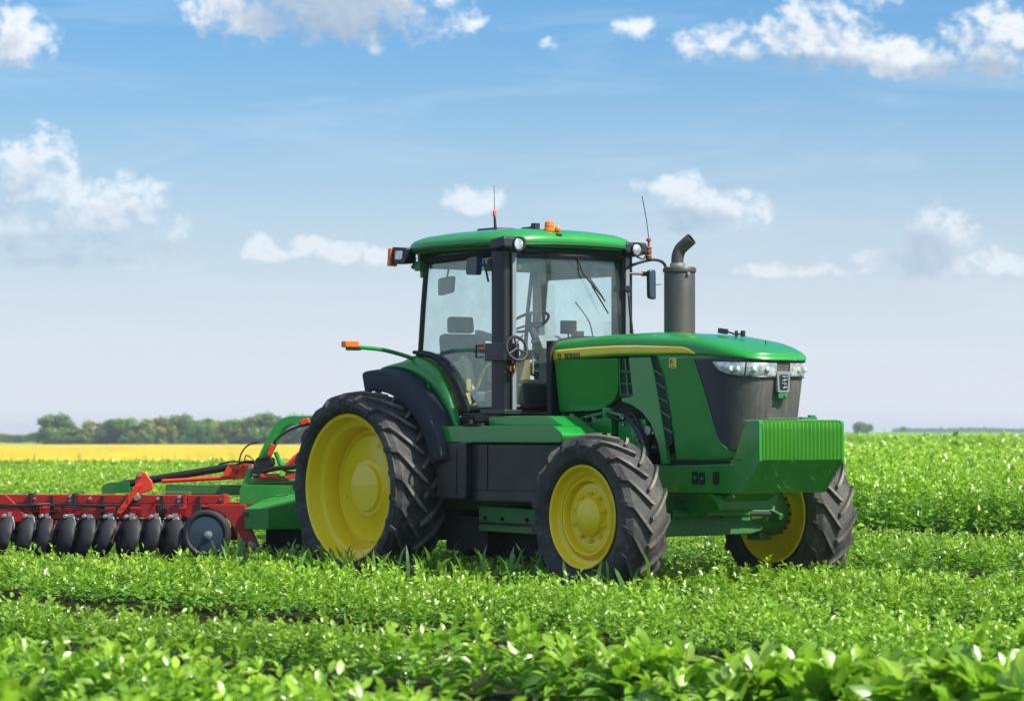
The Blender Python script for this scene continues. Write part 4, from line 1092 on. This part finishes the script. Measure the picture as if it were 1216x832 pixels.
mb = MB(); mb.box((1.30,.50,2.70),(.06,.18,.14)); mb.box((1.50,.46,2.60),(.05,.14,.11)); mb.tube([(1.3,.5,2.64),(1.25,.55,2.2)], .012, 6); mb.tube([(1.5,.46,2.56),(1.4,.55,2.2)], .012, 6); cpart(mb, 'display_screen', 'seal', .01)
mb = MB(); mb.tube(smooth_path([(1.60,.35,2.95),(1.70,.45,2.75),(1.72,.50,2.55),(1.78,.55,2.40)], 5), .008, 6); mb.tube(smooth_path([(1.55,-.30,2.6),(1.50,-.42,2.42),(1.62,-.5,2.2)], 5), .010, 6); mb.tube(smooth_path([(1.86,.0,3.36),(1.9,.25,3.22),(1.96,.45,2.95)], 5), .010, 6); mb.tube([(1.90,-.02,3.36),(1.9,.2,3.2)], .012, 6); cpart(mb, 'cable', 'hose', 0, split=True)
mb = MB(); mb.tube(smooth_path([(1.66,-.74,2.30),(1.52,-.75,2.27),(1.42,-.75,2.15),(1.36,-.75,2.05),(1.25,-.74,2.02)], 5), .014, 8); cpart(mb, 'grab_handle', 'yellow', 0)
mb = MB(); mb.prism(rp([(.86,2.0),(1.0,2.0),(1.02,2.30),(.92,2.42),(.82,2.3)], .05, 4), -.62, -.55); cpart(mb, 'seat_side_trim', 'tan', .02)
mb = MB(); mb.prism(rp([(.62,3.02),(.86,3.05),(.88,3.22),(.62,3.20)], .03, 3), -.70, -.66); mb.tube([(.75,-.68,3.2),(.8,-.68,3.34)], .012, 6); cpart(mb, 'inner_mirror', 'grey', .01)
mb = MB(); mb.sphere((1.86,-.60,3.28), (.02,.035,.035), 12); cpart(mb, 'cab_lamp', 'tan', 0)
# wiper
mb = MB(); mb.tube([(1.995,.05,3.40),(2.03,.10,3.22),(2.06,.34,2.98)], .009, 6); mb.tube([(2.05,.20,3.10),(2.05,.42,2.82)], .007, 6); cpart(mb, 'wiper', 'seal', 0, split=True)
# outside grab wheel on the near front pillar
mb = MB(); m = Matrix.Rotation(R(72), 3, 'Y') @ Matrix.Rotation(R(10), 3, 'X'); c = Vector((2.08,-.80,2.44))
pts = [c+m @ Vector((.125*math.cos(2*PI*k/24), .115*math.sin(2*PI*k/24), 0)) for k in range(25)]; mb.tube(pts, .016, 8, cap=False)
mb.tube([c+m @ Vector((-.12,0,0)), c, c+m @ Vector((.05,.10,0))], .011, 6); mb.tube([c, c+m @ Vector((.05,-.10,0))], .011, 6)
mb.tube([(1.95,-.83,2.42), c], .018, 8); mb.tube([c+Vector((0,0,-.10)), (2.03,-.81,2.28), (2.02,-.81,2.20)], .012, 8)
mb.build('hand_wheel', 'seal', T)
mb = MB(); mb.box((2.01,-.80,2.24), (.03,.05,.06)); mb.build('hand_wheel_valve', 'amber', T, bevel=.006)
mb = MB(); mb.tube([(1.66,-.905,2.36),(1.58,-.93,2.36),(1.58,-.93,2.47),(1.66,-.905,2.48)], .010, 6); mb.build('door_handle', 'seal', T)

# roof
def roofring(kx, ky, z, dz_front=0., n=96):
    out = []
    for k in range(n):
        a = 2*PI*k/n; c, s_ = math.cos(a), math.sin(a); p = 4.6
        x = 1.12+kx*math.copysign(abs(c)**(2/p), c); y = ky*math.copysign(abs(s_)**(2/p), s_)
        ex = max(0, abs(x-1.12)/kx-.0)
        out.append((x, y, z-.03*(abs(y)/.9)**2.2*1.0-.018*((x-1.12)/.9)**2*(1 if x < 1.12 else .8)))
    return out
mb = MB(); mb.grid([roofring(.80,.78,3.47), roofring(.90,.88,3.487), roofring(.955,.93,3.512), roofring(.97,.95,3.545), roofring(.965,.945,3.585), roofring(.93,.91,3.628), roofring(.84,.82,3.66), roofring(.64,.61,3.685), roofring(.35,.32,3.70), roofring(.02,.02,3.705)], closed=True)
roof = mb.build('cab_roof', 'green', T, angle=60)
pr_ = [Vector(p) for p in roofring(.969,.949,3.522)]; mb = MB(); mb.tube(pr_+[pr_[0]], .011, 6, cap=False); mb.build('roof_seam', 'seal', roof)
mb = MB(); mb.prism(rp([(.30,-.78),(1.95,-.78),(1.95,.78),(.30,.78)], .12, 4), 3.385, 3.48, 'z'); mb.build('roof_underside', 'cabblack', roof, bevel=.02)
mb = MB()
for (x, y) in ((2.0,-.80),(2.0,.80)): mb.box((x-.06, y, 3.495), (.24,.30,.125), Matrix.Rotation(R(-6),3,'Y'))
mb.box((1.97,0,3.445),(.10,1.3,.06)); mb.build('lamp_housing', 'cabblack', roof, bevel=.03, seg=3)
# front work lamps
for (x, y) in ((2.075,-.765),(2.075,.79)):
    mb = MB(); mb.lathe([(0,.0),(.05,.0),(.056,-.004),(.060,-.02),(.056,-.03)], c=(x,y,3.49), axis='x', n=24); wl = mb.build('work_lamp', 'lamp', roof)
    mb = MB(); mb.lathe([(.056,-.035),(.072,-.03),(.074,.005),(.060,.004)], c=(x,y,3.49), axis='x', n=24); mb.build('lamp_bezel', 'cabblack', wl)
# near rear corner lamp with amber side, and its far twin
for s_ in (-1, 1):
    mb = MB(); mb.prism(rp([(.16,3.36),(.42,3.36),(.44,3.52),(.18,3.54)], .03, 3), *sorted((s_*.84,s_*.975))); lh = mb.build('corner_lamp_housing', 'cabblack', roof, bevel=.02, seg=3)
    mb = MB(); mb.prism(rp([(.13,3.34),(.175,3.34),(.20,3.525),(.15,3.525)], .01, 3), *sorted((s_*.90,s_*1.0))); mb.build('turn_signal', 'amber', lh, bevel=.008)
    mb = MB(); mb.prism(rp([(.245,3.40),(.375,3.40),(.385,3.49),(.255,3.495)], .02, 3), *sorted((s_*.97,s_*.987))); mb.build('corner_lamp', 'lamp', lh, bevel=.006)
    mb = MB(); mb.box((.50, s_*.84, 3.33), (.10,.08,.10)); mb.sphere((.42, s_*.87, 3.325), .026, 10); mb.tube([(.42,s_*.87,3.33),(.45,s_*.86,3.42)], .014, 6); mb.box((.52,s_*.82,3.26),(.05,.04,.10)); mb.build('lamp_bracket', 'green_dull', roof, bevel=.01)
mb = MB(); mb.prism(rp([(.52,-.14),(.86,-.14),(.90,.14),(.54,.14)], .06, 4), 3.74, 3.80, 'z'); mb.build('roof_dome', 'cabblack', roof, bevel=.02, seg=3, loc=(0,0,-.055))
mb = MB(); mb.tube([(.93,-.18,3.74),(.915,-.18,3.90)], [.018,.012], 10); an = mb.build('antenna', 'seal', roof, loc=(0,0,-.045))
mb = MB(); mb.lathe([(.016,0),(.02,.01),(.02,.05),(.010,.075),(0,.075)], c=(.915,-.18,3.895), axis='z', n=12); mb.build('antenna_collar', 'amber', an)
mb = MB(); mb.tube([(.915,-.18,3.96),(.905,-.18,4.22)], .0035, 5); mb.build('antenna_whip', 'seal', an)
mb = MB(); mb.box((1.42,-.1,3.765),(.24,.06,.03)); mb.tube([(1.15,-.1,3.75),(1.5,-.1,3.785)], .012, 6); mb.box((1.50,-.1,3.79),(.07,.07,.05)); mb.build('roof_aerial_mount', 'cabblack', roof, bevel=.006, loc=(0,0,-.06))
# beacon
mb = MB(); mb.lathe([(0,0),(.05,0),(.055,.01),(.05,.035),(0,.035)], c=(1.93,-.26,3.60), axis='z', n=20); mb.box((2.02,-.24,3.585),(.10,.07,.06)); bc = mb.build('beacon_base', 'seal', roof, bevel=.005)
mb = MB(); mb.lathe([(.05,0),(.062,.01),(.060,.035),(.045,.05),(.052,.06),(.045,.10),(.025,.115),(0,.117)], c=(1.93,-.26,3.635), axis='z', n=24); mb.sphere((1.99,-.20,3.665), (.03,.035,.035), 12); mb.build('beacon', 'orangebeacon', bc)
# far front aerial with coil
bx_, by_ = 2.02, .99
mb = MB(); mb.tube(smooth_path([(2.0,.84,3.42),(2.02,.92,3.40),(2.02,.96,3.46),(bx_,by_,3.50)], 4), .009, 6); am = mb.build('aerial_bracket', 'seal', roof)
mb = MB(); mb.lathe([(0,-.07),(.03,-.07),(.035,-.04),(.026,-.03),(.034,.0),(.028,.03),(.035,.045),(.02,.06),(.012,.065),(.012,.11),(.026,.115),(.026,.135),(.01,.15),(0,.15)], c=(bx_,by_,3.47), axis='z', n=18); mb.build('aerial_coil', paint('copper_coil', srgb(140,82,52), .4, metal=.4, dust=.3), am)
mb = MB(); mb.tube(smooth_path([(bx_,by_,3.62),(bx_,by_-.03,3.8),(bx_,by_-.09,4.05)], 5), .0045, 5); mb.build('aerial_whip', 'seal', am)
# mirrors: far one on a bent arm, near one folded in front of the pillar
mb = MB(); mb.tube(smooth_path([(1.98,.80,2.62),(1.97,.76,2.95),(1.95,.72,3.22),(1.97,.74,3.30),(2.0,.88,3.36),(2.02,1.06,3.395),(2.05,1.17,3.36),(2.06,1.21,3.24),(2.06,1.225,3.02)], 6), .016, 8)
mb.tube([(1.96,.74,3.245),(2.0,.94,3.245)], .014, 8); mb.box((2.0,.95,3.245),(.05,.04,.045)); mb.tube([(2.05,1.0,3.13),(2.05,1.14,3.14)], .005, 6)
ma = mb.build('mirror_arm', 'cabblack', T)
mb = MB(); mb.prism(rp([(.955,2.99),(1.05,2.975),(1.045,3.29),(.95,3.285)], .035, 5), 2.02, 2.08, 'x'); mb.build('mirror', 'mirrorglass', ma, bevel=.018, seg=3)
mb = MB(); mb.box((1.97,.735,3.09),(.05,.09,.06)); mb.build('mirror_lamp', 'cabblack', ma, bevel=.008)
mb = MB(); mb.prism(rp([(1.44,3.20),(1.62,3.19),(1.63,3.38),(1.46,3.37)], .03, 3), -.96, -.89); mb.tube([(1.6,-.92,3.30),(1.74,-.86,3.28)], .016, 8); mb.tube([(1.66,-.90,3.35),(1.72,-.88,3.12)], .012, 8); mb.build('near_mirror', 'mirrorglass', T, bevel=.01)
# rear hitch
mb = MB()
for s_ in (-1, 1): mb.bar((-.35,s_*.42,.78),(-1.15,s_*.40,.62), .07, .12); mb.bar((-.4,s_*.40,1.45),(-.85,s_*.40,1.2), .06,.08); mb.bar((-.85,s_*.40,1.2),(-.9,s_*.41,.68), .05,.05)
mb.bar((-.35,0,1.35),(-1.15,0,1.15), .07,.07); mb.bar((-1.15,-.45,.62),(-1.15,.45,.62), .07,.07)
mb.build('rear_hitch', 'green_dull', T, bevel=.01)

# =================================================================== DISC HARROW
Hh = empty('disc_harrow', (-2.88, 34.6, 0), R(-12))
tag(Hh, 'long red and green disc harrow with black press wheels, hitched behind the tractor', 'harrow')
def hp(mb, nm, mat, bevel=.008, par=None, **k): return mb.build(nm, mat, par or Hh, bevel=bevel, **k)
mb = MB()
for a, b in ((-4.5,-2.62),(-2.58,-2.10),(-2.06,-.80),(-.76,-.30)): mb.box(((a+b)/2, .05, .852), (b-a, .11, .098))
mbm = hp(mb, 'front_beam', 'red', .010)
for x in (-3.4,-2.60,-2.08,-1.45,-.78,-.33):
    mb = MB(); mb.box((x, .03, .852), (.035, .16, .125)); hp(mb, 'beam_clamp', 'red' if x not in (-2.60,-2.08) else 'dark', .004, mbm)
mb = MB()
for x in (-2.55,-2.13,-1.9,-1.36,-1.10,-.85,-.36):
    for z in ((.875,.83) if int(x*100) % 2 else (.855,)): mb.lathe([(0,-.035),(.014,-.035),(.016,-.008),(.022,-.006),(.022,0)], c=(x,-.006,z), n=6)
hp(mb, 'beam_bolt', 'steel', 0, mbm, split=True)
mb = MB(); mb.box((-2.4, .22, .705), (4.2, .10, .10)); mb.box((-2.4,.20,.655),(4.1,.16,.02)); lb = hp(mb, 'lower_beam', 'red', .010)
rnd = random.Random(9)
mb = MB()
for x in (-4.1,-3.55,-3.0,-2.72,-2.30,-1.85,-1.52,-1.22,-.95,-.70):
    mb.prism([(x-.07,.80),(x+.05,.80),(x+.10,.74),(x+.12,.64),(x+.02,.62),(x-.09,.66)], .0, .03)
hp(mb, 'web_plate', 'red', .006, lb, split=True)
mb = MB(); mb.tube(smooth_path([(-4.3,-.02,.79),(-3.3,-.03,.80),(-2.7,-.03,.775),(-2.2,-.04,.79),(-1.7,-.03,.775),(-1.3,-.02,.785)], 6), .016, 6); mb.tube(smooth_path([(-3.0,-.04,.76),(-2.5,-.05,.78),(-2.0,-.04,.76),(-1.6,-.03,.79)], 6), .011, 6)
hp(mb, 'hydraulic_line', 'hose', 0, lb, split=True)
mb = MB(); mb.prism([(-2.98,.90),(-2.90,.90),(-2.72,.74),(-2.62,.60),(-2.85,.58),(-3.1,.66)], -.04, .0); mb.prism([(-2.62,.80),(-2.55,.90),(-2.5,.90),(-2.56,.77)], -.02,.0); hp(mb, 'wing_plate', 'red', .006)
# cross members and rear frame
mb = MB()
for x in (-4.2,-2.6,-1.1): mb.box((x, .85, .74), (.10, 1.6, .10))
mb.box((-2.4, 1.6, .74), (4.3, .10, .10)); hp(mb, 'rear_frame', 'red', .010)
# press discs: dished black wheels leaning in a row
def disc_unit(x, y, z=.425, rr=.25, lean=.0, yaw=57):
    k = rnd.uniform(.97, 1.03)
    mb = MB(); prof = [(0,-.075),(.07,-.075),(.075,-.095),(.10,-.096),(.16,-.092),(.22,-.074),(.262,-.048),(.290,-.014),(.300,.010),(.296,.024),(.280,.028),(.262,.016),(.235,-.02),(.19,-.045),(.12,-.06),(.06,-.06),(0,-.06)]
    mb.lathe([(a*rr/.30*k, b) for a, b in prof], n=48)
    for v_ in mb.bm.verts:
        a_ = math.atan2(v_.co.x, v_.co.z); rr_ = math.hypot(v_.co.x, v_.co.z)
        if rr_ > .24: f_ = 1-.035*max(0, math.cos(a_*12+x*40))**2+.012*math.sin(a_*5+x*9); v_.co.x *= f_; v_.co.z *= f_
    d = mb.build('press_wheel', 'tyre_press', Hh, angle=40)
    d.location = (x, y, z+rnd.uniform(-.012,.012)); d.rotation_euler = (Matrix.Rotation(R(20+rnd.uniform(-5,5)), 3, 'Y') @ Matrix.Rotation(R(-yaw+rnd.uniform(-8,8)), 3, 'Z')).to_euler()
    mb = MB(); mb.lathe([(0,.09),(.035,.09),(.045,.06),(.045,-.06),(0,-.06)], n=14); mb.box((0,.10,.10),(.035,.05,.26)); hb = mb.build('wheel_hub', 'steel', d, bevel=.003)
    mb = MB(); mb.tube([(0,.11,.0),(.02,.12,.20),(.0,.14,.30)], .022, 8); mb.build('wheel_arm', 'dark', d)
    return d
for x in (-4.25,-3.98,-3.72,-3.45,-3.20,-2.94,-2.69,-2.45,-2.20,-1.95,-1.72,-1.44,-1.18,-.94): disc_unit(x, -.02, lean=-8)
for k in range(12): disc_unit(-4.1+.30*k, .75, yaw=52, lean=-6)
mb = MB()
for x in np.arange(-4.15, -.7, .25):
    x = x+rnd.uniform(-.03,.03); mb.box((x+.03, -.02, .655), (rnd.uniform(.03,.07),.07,rnd.uniform(.04,.09))); mb.tube([(x+.06,-.04,.65),(x+.085,-.05,.56),(x+.08,-.05,.50)], .013, 6)
    mb.lathe([(0,-.03),(.022,-.03),(.024,0),(.024,.03),(0,.03)], c=(x-.02,-.08,.66), n=10)
hp(mb, 'bearing_block', 'steel', .004, split=True)
mb = MB()
for x in np.arange(-4.2, -.75, .25):
    mb.tube(smooth_path([(x+.06,.10,.72),(x+.10,.0,.62),(x+.09,-.05,.48),(x+.04,-.02,.40)], 4), .016, 6)
hp(mb, 'disc_leg', 'red', 0, split=True)
mb = MB()
for x in np.arange(-4.1, -.6, .5):
    pts_ = [(x+.012*k/2, -.03+.022*math.cos(k*1.2), .745+.022*math.sin(k*1.2)) for k in range(26)]; mb.tube(pts_, .006, 5)
hp(mb, 'coil_spring', 'dark', 0, split=True)
mb = MB()
for x in (-3.9,-3.15,-2.35,-1.75,-1.05,-.62): mb.box((x, .0, .78), (.04,.05,.22)); mb.box((x+.03,-.03,.72),(.09,.03,.035))
hp(mb, 'frame_bracket', 'dark', .004, split=True)
mb = MB(); mb.tube([(-4.3,.12,.60),(-.75,.12,.60)], .03, 8); hp(mb, 'gang_shaft', 'dark', 0)
# gauge wheel with its red bracket
mb = MB(); mb.lathe([(.195,-.03),(.20,-.045),(.225,-.06),(.25,-.055),(.268,-.03),(.27,.03),(.25,.055),(.20,.045),(.195,.03)], n=48); gw = mb.build('gauge_wheel', 'tyre_press', Hh); gw.location = (-.48,-.16,.475); gw.rotation_euler = (0,0,R(4))
mb = MB(); mb.lathe([(.20,-.035),(.19,-.048),(.12,-.052),(.06,-.058),(0,-.058)], n=40); mb.lathe([(.20,.03),(0,.03)], n=40); mb.build('gauge_wheel_plate', 'mirrorglass', gw)
mb = MB(); mb.lathe([(.045,-.055),(.045,-.075),(.02,-.08),(.018,-.10),(0,-.10)], c=(.03,0,-.01), n=20); mb.build('gauge_wheel_hub', 'grey', gw)
mb = MB(); mb.prism(rp([(-.50,.80),(-.06,.80),(-.04,.66),(.02,.50),(.10,.33),(.05,.285),(-.10,.30),(-.16,.44),(-.22,.58),(-.32,.70),(-.50,.765)], [.01,.02,.03,.05,.03,.02,.03,.05,.05,.05,.01], 4), -.08, -.035); gb = hp(mb, 'gauge_bracket', 'red', .008)
mb = MB()
for x, z in ((-.08,.36),(.0,.365),(.03,.345)): mb.box((x,-.09,z),(.045,.02,.05)); mb.lathe([(0,-.03),(.014,-.03),(.016,0),(0,0)], c=(x,-.10,z), n=6)
hp(mb, 'bracket_bolt', 'steel', .003, gb)
mb = MB(); mb.box((-.16,.08,.58),(.20,.14,.36)); mb.box((-.50,.16,.72),(.5,.12,.10)); hp(mb, 'bracket_web', 'red', .01, gb)
mb = MB(); mb.box((.30,.35,.38),(.42,.3,.34)); mb.tube([(.1,.1,.35),(.5,.1,.30)], .04, 8); hp(mb, 'underside_block', 'dark', .01)
# green hopper box with sloping lid
mb = MB(); A_ = [(-.06,-.12),(.25,-.24),(.60,.05),(.25,.48)]; lo = [(x, y, .53) for x, y in A_]; hi = [(-.06,-.12,.755),(.25,-.24,.765),(.60,.05,.86),(.25,.48,.965)]
mb.faces(lo+hi, [(3,2,1,0),(0,1,5,4),(1,2,6,5),(2,3,7,6),(3,0,4,7),(4,5,6),(4,6,7)]); hb_ = hp(mb, 'side_box', 'green', .008)
mb = MB(); mb.tube([(.12,.06,.862),(.22,.12,.893),(.25,.09,.885),(.36,.16,.905)], .006, 5); mb.lathe([(0,-.02),(.03,-.02),(.03,.0),(0,0)], c=(-.03,-.13,.69), n=12); hp(mb, 'box_catch', 'dark', 0, hb_)
mb = MB(); mb.prism(rp([(-.24,.79),(.9,.79),(.9,1.0),(-.18,1.015),(-.24,.97)], .02, 3), .28, .62); gc = hp(mb, 'centre_frame', 'green', .012)
mb = MB(); mb.box((-.70,.55,.95), (.95,.12,.115)); mb.box((-1.02,.5,.90),(.3,.1,.06)); hp(mb, 'centre_rail', 'green_dull', .012)
mb = MB(); mb.tube([(-.20,.40,1.03),(.9,.40,1.035)], .026, 8); mb.tube([(-.15,.55,1.10),(.9,.50,1.10)], .022, 8); mb.box((.05,.42,1.06),(.5,.10,.05)); mb.bar((-.22,.40,.98),(-.14,.40,1.20), .07,.06); mb.bar((.42,.5,1.02),(.42,.5,1.14), .05,.05); hp(mb, 'upper_rail', 'green', .004, gc)
mb = MB(); mb.box((.10,.34,1.115),(.22,.06,.045)); mb.box((.36,.34,1.11),(.16,.08,.06)); mb.tube([(-.1,.36,1.06),(.3,.36,1.07)], .012, 6); hp(mb, 'valve_block', 'redor', .006, gc)
# long cylinder, rods and clevis
mb = MB(); mb.prism(rp([(-1.94,.90),(-1.62,.915),(-1.62,1.035),(-1.86,1.03),(-1.95,.99)], [.01,.02,.02,.03,.02], 3), .52, .66); cy = hp(mb, 'cylinder_mount', 'green_dull', .01)
mb = MB(); mb.tube([(-1.75,.58,1.00),(-.46,.58,1.205)], .043, 16); mb.build('long_cylinder', 'hose', Hh)
mb = MB(); mb.tube([(-1.22,.50,1.045),(-.25,.50,1.10)], .024, 10); mb.build('push_rod', 'redor', Hh)
mb = MB(); mb.prism(rp([(-1.36,1.12),(-1.31,1.165),(-1.25,1.15),(-1.17,1.05),(-1.16,.965),(-1.32,.90),(-1.37,.98)], .02, 3), -.02, .02); mb.prism([(-1.36,1.0),(-1.27,1.02),(-1.40,.82),(-1.52,.68),(-1.58,.70),(-1.46,.86)], -.05,-.015); cl_ = hp(mb, 'clevis', 'redor', .008)
mb = MB(); mb.lathe([(0,-.06),(.022,-.06),(.024,-.02),(0,-.02)], c=(-1.31,0,1.12), n=12); mb.lathe([(0,-.08),(.03,-.08),(.034,-.02),(0,-.02)], c=(-1.33,0,.87), n=12); hp(mb, 'clevis_pin', 'steel', 0, cl_, split=True)
mb = MB(); mb.prism(rp([(-.50,1.12),(-.42,1.24),(-.20,1.26),(-.16,1.10),(-.30,1.07)], .02, 3), .46, .64); rb_ = hp(mb, 'cylinder_bracket', 'redor', .012)
mb = MB(); mb.lathe([(0,-.05),(.03,-.05),(.034,0),(0,0)], c=(-.34,.46,1.17), n=14); mb.lathe([(0,-.04),(.02,-.04),(.022,0),(0,0)], c=(-.24,.46,1.21), n=12); hp(mb, 'bracket_pin', 'red', 0, rb_, split=True)
# gooseneck arm
gn = smooth_path([(-.04,.40,1.12),(.02,.40,1.32),(.13,.40,1.54),(.20,.40,1.66),(.30,.40,1.725),(.45,.40,1.735),(.62,.40,1.735)], 5)
mb = MB(); rows = []
for i, p in enumerate(gn):
    t = (gn[min(i+1,len(gn)-1)]-gn[max(i-1,0)]).normalized(); n_ = Vector((-t.z,0,t.x)); wv_ = .062-.016*i/len(gn)
    rows.append([tuple(p+n_*a*wv_+Vector((0,b,0))) for a, b in ((1,-.05),(1,.05),(-1,.05),(-1,-.05))])
mb.grid(rows, closed=True); mb.faces(rows[0], [(0,1,2,3)]); mb.faces(rows[-1], [(3,2,1,0)]); hp(mb, 'gooseneck_arm', 'green', .010)
mb = MB(); mb.prism(rp([(-.12,1.14),(-.06,1.32),(.12,1.32),(.13,1.24),(.0,1.12)], .03, 4), .33, .47); hp(mb, 'arm_knuckle', 'seal', .02)
mb = MB(); mb.bar((.085,.33,1.34),(.135,.33,1.47), .05,.05); hp(mb, 'hose_sleeve', 'redor', .01)
mb = MB(); mb.bar((.46,.33,1.70),(.56,.33,1.735), .06,.06); hp(mb, 'hose_sleeve', 'redor', .01)
mb = MB(); mb.bar((.30,.34,1.60),(.44,.34,1.68), .03,.05); hp(mb, 'hose_clamp', 'steel', .006)
for pts_, r_ in (([(.12,.33,1.44),(.19,.32,1.53),(.32,.32,1.62),(.46,.32,1.67),(.6,.32,1.69)], .012), ([(-.26,.33,1.27),(-.22,.32,1.38),(-.14,.32,1.46),(-.02,.32,1.49)], .009), ([(-.20,.35,1.26),(-.18,.33,1.34),(-.10,.33,1.30),(-.06,.33,1.22)], .007), ([(.02,.34,1.16),(.20,.30,1.20),(.42,.30,1.22),(.55,.3,1.32),(.7,.3,1.4)], .028), ([(-.30,.40,1.24),(-.2,.4,1.27),(-.05,.38,1.27)], .014), ([(-.55,.5,1.24),(-.35,.45,1.27),(-.1,.42,1.25)], .01)):
    mb = MB(); mb.tube(smooth_path(pts_, 6), r_, 7); mb.build('hose', 'hose', Hh)
mb = MB(); mb.tube(smooth_path([(.16,.36,1.38),(.22,.36,1.24),(.30,.36,1.16),(.40,.36,1.14)], 5), .028, 8); mb.build('curved_pipe', 'green', Hh)
mb = MB(); mb.tube(smooth_path([(.30,.36,1.22),(.38,.36,1.30),(.47,.36,1.37),(.58,.36,1.41)], 5), .035, 10); mb.build('red_pipe', 'redor', Hh)
mb = MB(); mb.bar((.8,.35,.86),(1.62,.0,.64), .12,.12); mb.bar((.8,.35,1.0),(1.55,.0,1.15), .07,.07); hp(mb, 'drawbar', 'green_dull', .01)
